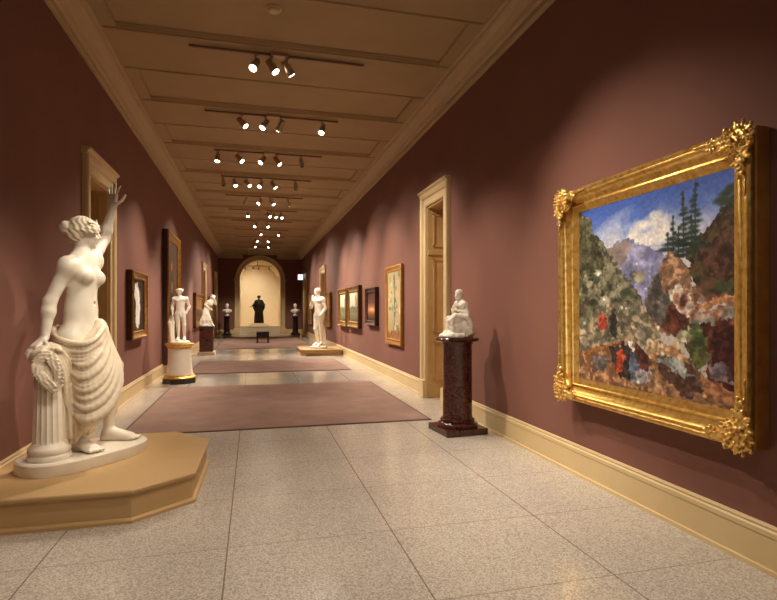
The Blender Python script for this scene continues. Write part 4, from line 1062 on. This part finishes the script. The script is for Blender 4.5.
# ------------------------------------------------------------------ gilded leaf corners of the big frame
def corner_mesh(sx, sz):
    """leafy corner; x along the frame, y off the wall (negative = towards the room), z up; sx/sz point outward"""
    S = Field((-.40, -.235, -.40), (.06, -.07, .06), .0048)
    r = random.Random(3)
    def leaf(p, d, L, w, lift):
        d = nrm(d); side = nrm(np.cross(d, vec(0, 1, 0))); t = p+d*L
        S.ell(p+d*L*.45+vec(0, -.006, 0), (L*.55, w, .011), [d, side, np.cross(d, side)], .003)
        S.cap(p, p+d*L*.8+vec(0, -lift*.6, 0), .006, .004, .002)
        for q in (-1, 1): S.ell(p+d*L*.6+side*q*w*.75+vec(0, -lift*.4, 0), (L*.26, w*.42, .008), [nrm(d+side*q*.7), nrm(side*q-d*.7), vec(0, 1, 0)], .002)
        S.sph(t+vec(0, -lift, 0), .0105, .003)
    S.ell((-.07, -.125, -.07), (.085, .035, .085), None, .008)
    for hor in (0, 1): S.cap(vec(-.1, -.135, -.022) if hor else vec(-.022, -.135, -.1), vec(-.38, -.146, -.012) if hor else vec(-.012, -.146, -.38), .012, .006, .003)
    c = vec(-.062, -.15, -.062)
    for lay, (n_, L, rad, lift) in enumerate(((13, .075, .03, .012), (10, .055, .015, .02), (7, .035, .0, .026))):
        for q in range(n_):
            a = 2*PI*(q+.5*lay)/n_+.2; d = vec(math.cos(a), 0, math.sin(a)); k_ = 1.25 if math.cos(a-PI/4) > .5 else .95
            leaf(c+d*rad+vec(0, -.011*lay, 0), d, L*k_*(.85+.3*r.random()), .016, lift)
    S.sph((-.062, -.198, -.062), .018, .004)
    for hor in (0, 1):           # smaller leaves straggling out along both limbs
        for q in range(34):
            t = .11+.16*(q/34)**1.1; s_ = 1-.65*q/34
            e = -.03+.055*(r.random()-.5)*s_*1.6
            a = 2*PI*r.random()
            p = vec(-t, -.157-.008*r.random(), e) if hor else vec(e, -.157-.008*r.random(), -t)
            leaf(p, vec(math.cos(a), 0, math.sin(a)), .034*s_+.008, .012*s_+.002, .014*s_)
        for q in range(9):       # a bead string beyond the leaves
            t = .27+.013*q; S.sph(vec(-t, -.152, -.012) if hor else vec(-.012, -.152, -t), .0085, .002)
    S.warp(lambda X, Y, Z: .0016*np.sin(X*420)*np.sin(Z*390), (-1, -1, -1), (1, 1, 1))
    return S
S = corner_mesh(1, 1)
c0 = S.mesh('corner_ornament', M_gold, big)
V = np.empty(len(c0.data.vertices)*3, np.float32); c0.data.vertices.foreach_get('co', V); V = V.reshape(-1, 3)
Q = np.array([list(p.vertices) for p in c0.data.polygons])
bpy.data.objects.remove(c0)
for sx in (1, -1):
    for sz in (1, -1):
        V2 = V*np.array([sx, 1, sz])+np.array([sx*(w/2-.015), 0, h/2+sz*(h/2-.015)]); q = Q if sx*sz > 0 else Q[:, ::-1]
        np_mesh('corner_ornament', V2, q, M_goldorn, big)

# ------------------------------------------------------------------ the other pictures
def p_whitefigure(P):
    P.grad([(0, (34, 24, 20)), (.6, (52, 38, 30)), (1, (40, 28, 22))])
    P.poly([(.3, .1), (.52, .05), (.66, .25), (.74, .55), (.68, .85), (.5, .97), (.34, .8), (.4, .5), (.26, .3)], (236, 234, 228), .1, wob=.03, dab=False)
    P.blob(.5, .12, .06, .05, (190, 150, 120)); P.blob(.72, .3, .05, .1, (150, 120, 96))
def p_portrait(P):
    P.grad([(0, (70, 52, 34)), (.5, (96, 70, 44)), (1, (64, 44, 30))])
    P.poly([(.4, .3), (.6, .3), (.7, .6), (.72, .95), (.3, .95), (.34, .6)], (40, 34, 32), .3); P.blob(.5, .22, .07, .05, (196, 150, 116)); P.blob(.5, .4, .05, .08, (200, 190, 170))
    P.blob(.8, .5, .14, .3, (120, 70, 46))
def p_floral(P):
    P.grad([(0, (176, 160, 120)), (.5, (198, 182, 142)), (1, (166, 140, 104))])
    for k in range(40):
        P.blob(random.random(), random.random(), .04+.1*random.random(), .02+.06*random.random(), random.choice([(120, 130, 92), (210, 196, 160), (96, 112, 84), (206, 170, 140), (150, 140, 104), (220, 208, 180)]), .7, var=.3)
    P.poly([(.45, 0), (.52, 0), (.6, .5), (.5, 1), (.42, 1), (.52, .5)], (92, 104, 74), .3, wob=.06); P.poly([(0, .9), (1, .86), (1, 1), (0, 1)], (150, 104, 66), .3)
def p_sunset(P):
    P.grad([(0, (64, 40, 38)), (.35, (104, 66, 52)), (.62, (206, 150, 100)), (.75, (140, 84, 56)), (1, (50, 32, 28))])
    P.blob(.5, .6, .3, .1, (232, 190, 140), .8)
def p_pale(P):
    P.grad([(0, (226, 218, 196)), (.45, (206, 196, 170)), (.6, (150, 140, 108)), (1, (96, 84, 58))])
    P.poly([(0, .55), (.3, .45), (.6, .5), (1, .42), (1, .7), (0, .7)], (110, 108, 84), .4, wob=.04); P.blob(.7, .3, .12, .25, (128, 122, 92), .6)
def p_brown(P):
    P.grad([(0, (150, 112, 66)), (.5, (176, 136, 84)), (1, (96, 66, 40))])
    P.poly([(0, .5), (.4, .4), (1, .55), (1, .8), (0, .8)], (92, 76, 50), .4, wob=.05)
GL = 'pictures on the left wall'; GR = 'pictures on the right wall'
framed('L', 9.26, 10.50, 1.0, 2.13, .11, .13, M_goldsoft, p_whitefigure, 'small dark painting of a white figure, gilt frame with dark sides, behind the marble woman', side_shade_mat=M_walnut_shade, group=GL)
framed('L', 12.75, 14.85, .24, 3.3, .14, .2, M_goldsoft, p_portrait, 'tall full-length portrait in a wide gilt frame behind the round white pedestal', 60, 90, side_shade_mat=M_walnut_shade, group=GL)
framed('L', 19.0, 21.8, .85, 2.05, .12, .2, M_goldsoft, p_brown, 'brown landscape in a gilt frame behind the dark square pedestal', side_shade_mat=M_walnut_shade, group=GL)
framed('L', 25.0, 27.5, .85, 2.05, .1, .18, M_goldsoft, p_brown, 'farthest gilt-framed picture along the wall of the round pedestal', group=GL)
framed('R', 9.93, 11.19, .76, 2.39, .07, .12, M_golddull, p_floral, 'tall pale painting with green plants in a flat gilt frame, next past the doorway', 60, 80, group=GR)
framed('R', 12.04, 13.20, 1.1, 2.02, .10, .12, M_walnut_shade, p_sunset, 'small dark sunset painting in a dark frame next to the tall pale painting', group=GR)
framed('R', 14.03, 15.80, .97, 2.15, .12, .17, M_goldsoft, p_pale, 'pale landscape in a gilt frame, the nearer of a close pair', side_shade_mat=M_walnut_shade, group=GR)
framed('R', 15.98, 17.55, .95, 2.14, .12, .17, M_goldsoft, p_pale, 'pale landscape in a gilt frame, the farther of a close pair', side_shade_mat=M_walnut_shade, group=GR)
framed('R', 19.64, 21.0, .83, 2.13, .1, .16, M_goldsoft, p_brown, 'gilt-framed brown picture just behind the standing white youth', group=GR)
framed('R', 25.8, 27.8, .75, 2.18, .1, .18, M_goldsoft, p_brown, 'farthest gilt-framed brown picture on the wall near the lit sign', group=GR)

# lit sign near the far corner
sg = thing('exit_sign', 'small glowing white sign box high by the arch', 'sign', (2.62, 30.3, 3.12))
mb = MB(); mb.box(-.17, .23, -.03, .05, 0, .36, .01); mb.build('housing', M_signbox, sg)
mb = MB(); mb.box(-.16, .12, -.04, -.028, .03, .33); mb.build('lit_face', M_sign, sg)
mb = MB(); mb.box(.2, .24, -.02, .02, .14, .2); mb.build('wall_bracket', M_signbox, sg)

# smoke detector
sd = thing('smoke_detector', 'round white smoke detector on the ceiling before the first track', 'detector', (.225, 6.03, 4.8))
mb = MB(); mb.lathe([(.03, .0), (.05, .003), (.065, .015), (.072, .03)], 24); mb.build('sensor_dome', M_trim, sd, True)
mb = MB(); mb.lathe([(.085, .03), (.09, .034), (.09, .05)], 24); mb.build('base_ring', M_trim, sd, True)

# ------------------------------------------------------------------ track lights
RX0, RX1, RZ = -.77, 1.44, 4.74
LC = (1.0, .86, .69)
LK = 0.85
def track(y, heads, label, zc=4.8, x0=RX0, x1=RX1, drop=0.0):
    """heads: (x, target or None, power, cone degrees)"""
    t = thing('track_light', label, 'lamp', ((x0+x1)/2, y, zc), 0, 'ceiling track lights')
    cx = (x0+x1)/2
    mb = MB(); mb.box(x0-cx, x1-cx, -.015, .015, -.045-drop, -.018-drop, .003); mb.build('rail', M_rail, t)
    mb = MB(); mb.box(-.11, .11, -.045, .045, -.05-drop, .0, .006); mb.build('power_feed', M_metal, t)
    for x, tg, pw, cone in heads:
        piv = Vector((x-cx, 0, -.175-drop))
        wp = Vector((x, y, zc-.175-drop))
        d = (Vector(tg)-wp).normalized() if tg else Vector((.1, -.3, -1)).normalized()
        q = d.to_track_quat('Z', 'Y').to_matrix().to_4x4(); q.translation = piv
        mb = MB()
        mb.lathe([(.02, -.095), (.038, -.09), (.042, -.05), (.042, .0), (.052, .03), (.058, .085), (.058, .1), (.05, .1), (.048, .088)], 20, M=q)
        hd = auto_smooth(mb.build('lamp_head', M_metal, t), 40)
        mb = MB(); mb.lathe([(.001, .092), (.046, .094), (.046, .1), (.04, .107), (.025, .112), (.001, .114)], 20, M=q); mb.build('lens', M_lens if tg else M_lensoff, hd)
        mb = MB(); mb.tube([(piv.x, 0, -.05-drop), (piv.x, 0, -.1-drop), (piv.x, .0, -.135-drop)], .012)
        mb.box(piv.x-.025, piv.x+.025, -.018, .018, -.075-drop, -.04-drop, .004)
        mb.tube([(piv.x-.05, 0, -.175-drop), (piv.x-.05, 0, -.13-drop), (piv.x+.05, 0, -.13-drop), (piv.x+.05, 0, -.175-drop)], .007, 6)
        mb.build('yoke', M_metal, hd)
        if tg and pw:
            L = bpy.data.lights.new('track_spot', 'SPOT'); L.energy = pw*LK; L.color = LC
            L.spot_size = math.radians(cone); L.spot_blend = 1.0; L.shadow_soft_size = .028
            lo = bpy.data.objects.new('track_spot', L); COL.objects.link(lo); lo.parent = t
            lo.location = piv+d*.19; lo.rotation_euler = d.to_track_quat('-Z', 'Y').to_euler()

order = ['first', 'second', 'third', 'fourth', 'fifth', 'sixth', 'seventh', 'eighth', 'ninth', 'tenth']
ST = (-1.3, 4.9, 1.5)
TR = {
 6.98: [(.03, (-1.2, 5.0, 1.7), 440, 36), (.23, (2.43, 6.0, 1.3), 620, 56), (.43, (2.85, 8.4, 1.5), 400, 66)],
 9.20: [(-.18, (2.85, 7.9, 1.0), 480, 70), (.2, (-1.97, 7.6, 1.1), 385, 62), (.46, (-1.45, 11.5, 1.3), 700, 32), (1.17, (-.4, 6.8, .0), 455, 80)],
 11.42: [(-.7, (-1.2, 10.3, .0), 300, 70), (-.28, (2.85, 9.6, 1.2), 560, 70), (.2, (-1.97, 9.6, 1.4), 700, 54), (.49, (2.85, 10.6, 1.5), 525, 62), (1.0, None, 0, 0)],
 13.64: [(-.71, None, 0, 0), (-.44, (1.0, 11.2, 0), 315, 80), (-.14, (2.85, 11.9, 1.4), 595, 72), (.19, (-1.45, 11.5, 1.3), 1085, 44), (.49, (2.85, 12.8, 1.4), 560, 68), (1.05, None, 0, 0)],
 15.86: [(-.2, (-1.48, 18.4, 1.4), 900, 30), (1.0, (2.1, 17.7, 1.3), 600, 34), (.2, (-1.97, 13.8, 1.5), 735, 66), (.53, (2.85, 14.6, 1.5), 735, 70)],  # first two heads are added to brighten the fronts of two statues
 18.08: [(-.16, (-.2, 15.5, 0), 525, 85), (.5, (2.85, 15.3, 1.5), 735, 64), (.7, (2.85, 16.6, 1.5), 805, 66), (.93, (1.4, 15.6, .0), 525, 85)],
 20.30: [(.51, (2.1, 17.7, 1.3), 1575, 42), (.1, (-1.48, 18.3, 1.4), 1575, 40)],
 22.52: [(.27, (2.85, 20.0, 1.5), 840, 80), (1.08, (-1.97, 20.2, 1.4), 840, 70)],
 24.74: [(.14, (2.7, 22.5, .8), 840, 90), (.72, (-1.9, 22.5, .8), 840, 90)],
 26.96: [(.05, (2.85, 25.5, 1.2), 875, 90), (.8, (-1.97, 25.5, 1.2), 875, 90)],
}
for i, (y, hs) in enumerate(TR.items()):
    track(y, hs, 'ceiling track of spotlights across the gallery, %s from the viewer' % order[i])
# tracks of the same run over and behind the camera
track(4.76, [(-.5, (2.78, 3.5, 1.0), 420, 62), (.6, (2.78, 3.4, 1.05), 330, 66), (.95, ST, 440, 28), (1.3, (1.0, 3.2, 0), 260, 80)], 'ceiling track of spotlights just out of view above the big landscape')
track(2.54, [(-.3, (2.85, 5.2, .8), 380, 52), (.5, ST, 400, 30), (1.0, (.3, 4.2, 0), 330, 80)], 'ceiling track of spotlights above the viewer')
track(.32, [(.9, (2.75, 2.35, 1.3), 110, 34), (.2, (-.3, 2.4, 0), 260, 80)], 'ceiling track of spotlights a little behind the viewer')
track(29.1, [(-.2, (-1.43, 31.5, 1.4), 420, 40), (.9, (2.38, 31.2, 1.4), 420, 40), (.3, (.4, 32.6, .1), 420, 60)], 'ceiling track of spotlights right before the arch, last of the row')
# niche track under the vault
track(33.3, [(-.45, (-.1, 36.2, 2.0), 190, 90), (.02, (.36, 34.2, 1.6), 110, 60), (.34, (-.2, 36.2, 2.0), 150, 90), (.95, (.8, 34.6, .5), 170, 100)], 'short track of spotlights inside the arched niche', zc=4.16, x0=-.62, x1=1.15)
mb = MB(); mb.box(-.02, .02, -.02, .02, 0, .25); mb.build('hanging_rod', M_rail, [o for o in COL.objects if o.name.startswith('track_light') and o.get('label', '').startswith('short')][0])

# ------------------------------------------------------------------ world, camera, view
wd = bpy.data.worlds.new('World'); scn.world = wd; wd.use_nodes = True
wd.node_tree.nodes['Background'].inputs[0].default_value = (.02, .015, .01, 1); wd.node_tree.nodes['Background'].inputs[1].default_value = .2
cam = bpy.data.cameras.new('Camera'); co = bpy.data.objects.new('Camera', cam); COL.objects.link(co)
cam.sensor_fit = 'HORIZONTAL'; cam.sensor_width = 36; cam.lens = 36*530/777
cam.shift_y = 9/777
th = math.atan2(.24771, .96883)
co.location = (0, 0, 1.5); co.rotation_euler = (PI/2, 0, -th)
cam.clip_start = .05; cam.clip_end = 200
scn.camera = co
scn.view_settings.view_transform = 'Standard'; scn.view_settings.look = 'None'
scn.view_settings.exposure = 0.0; scn.view_settings.gamma = 1; scn.view_settings.use_curve_mapping = False
try:
    scn.cycles.use_denoising = True; scn.cycles.max_bounces = 8; scn.cycles.diffuse_bounces = 5
    scn.cycles.sample_clamp_indirect = 6
except Exception: pass
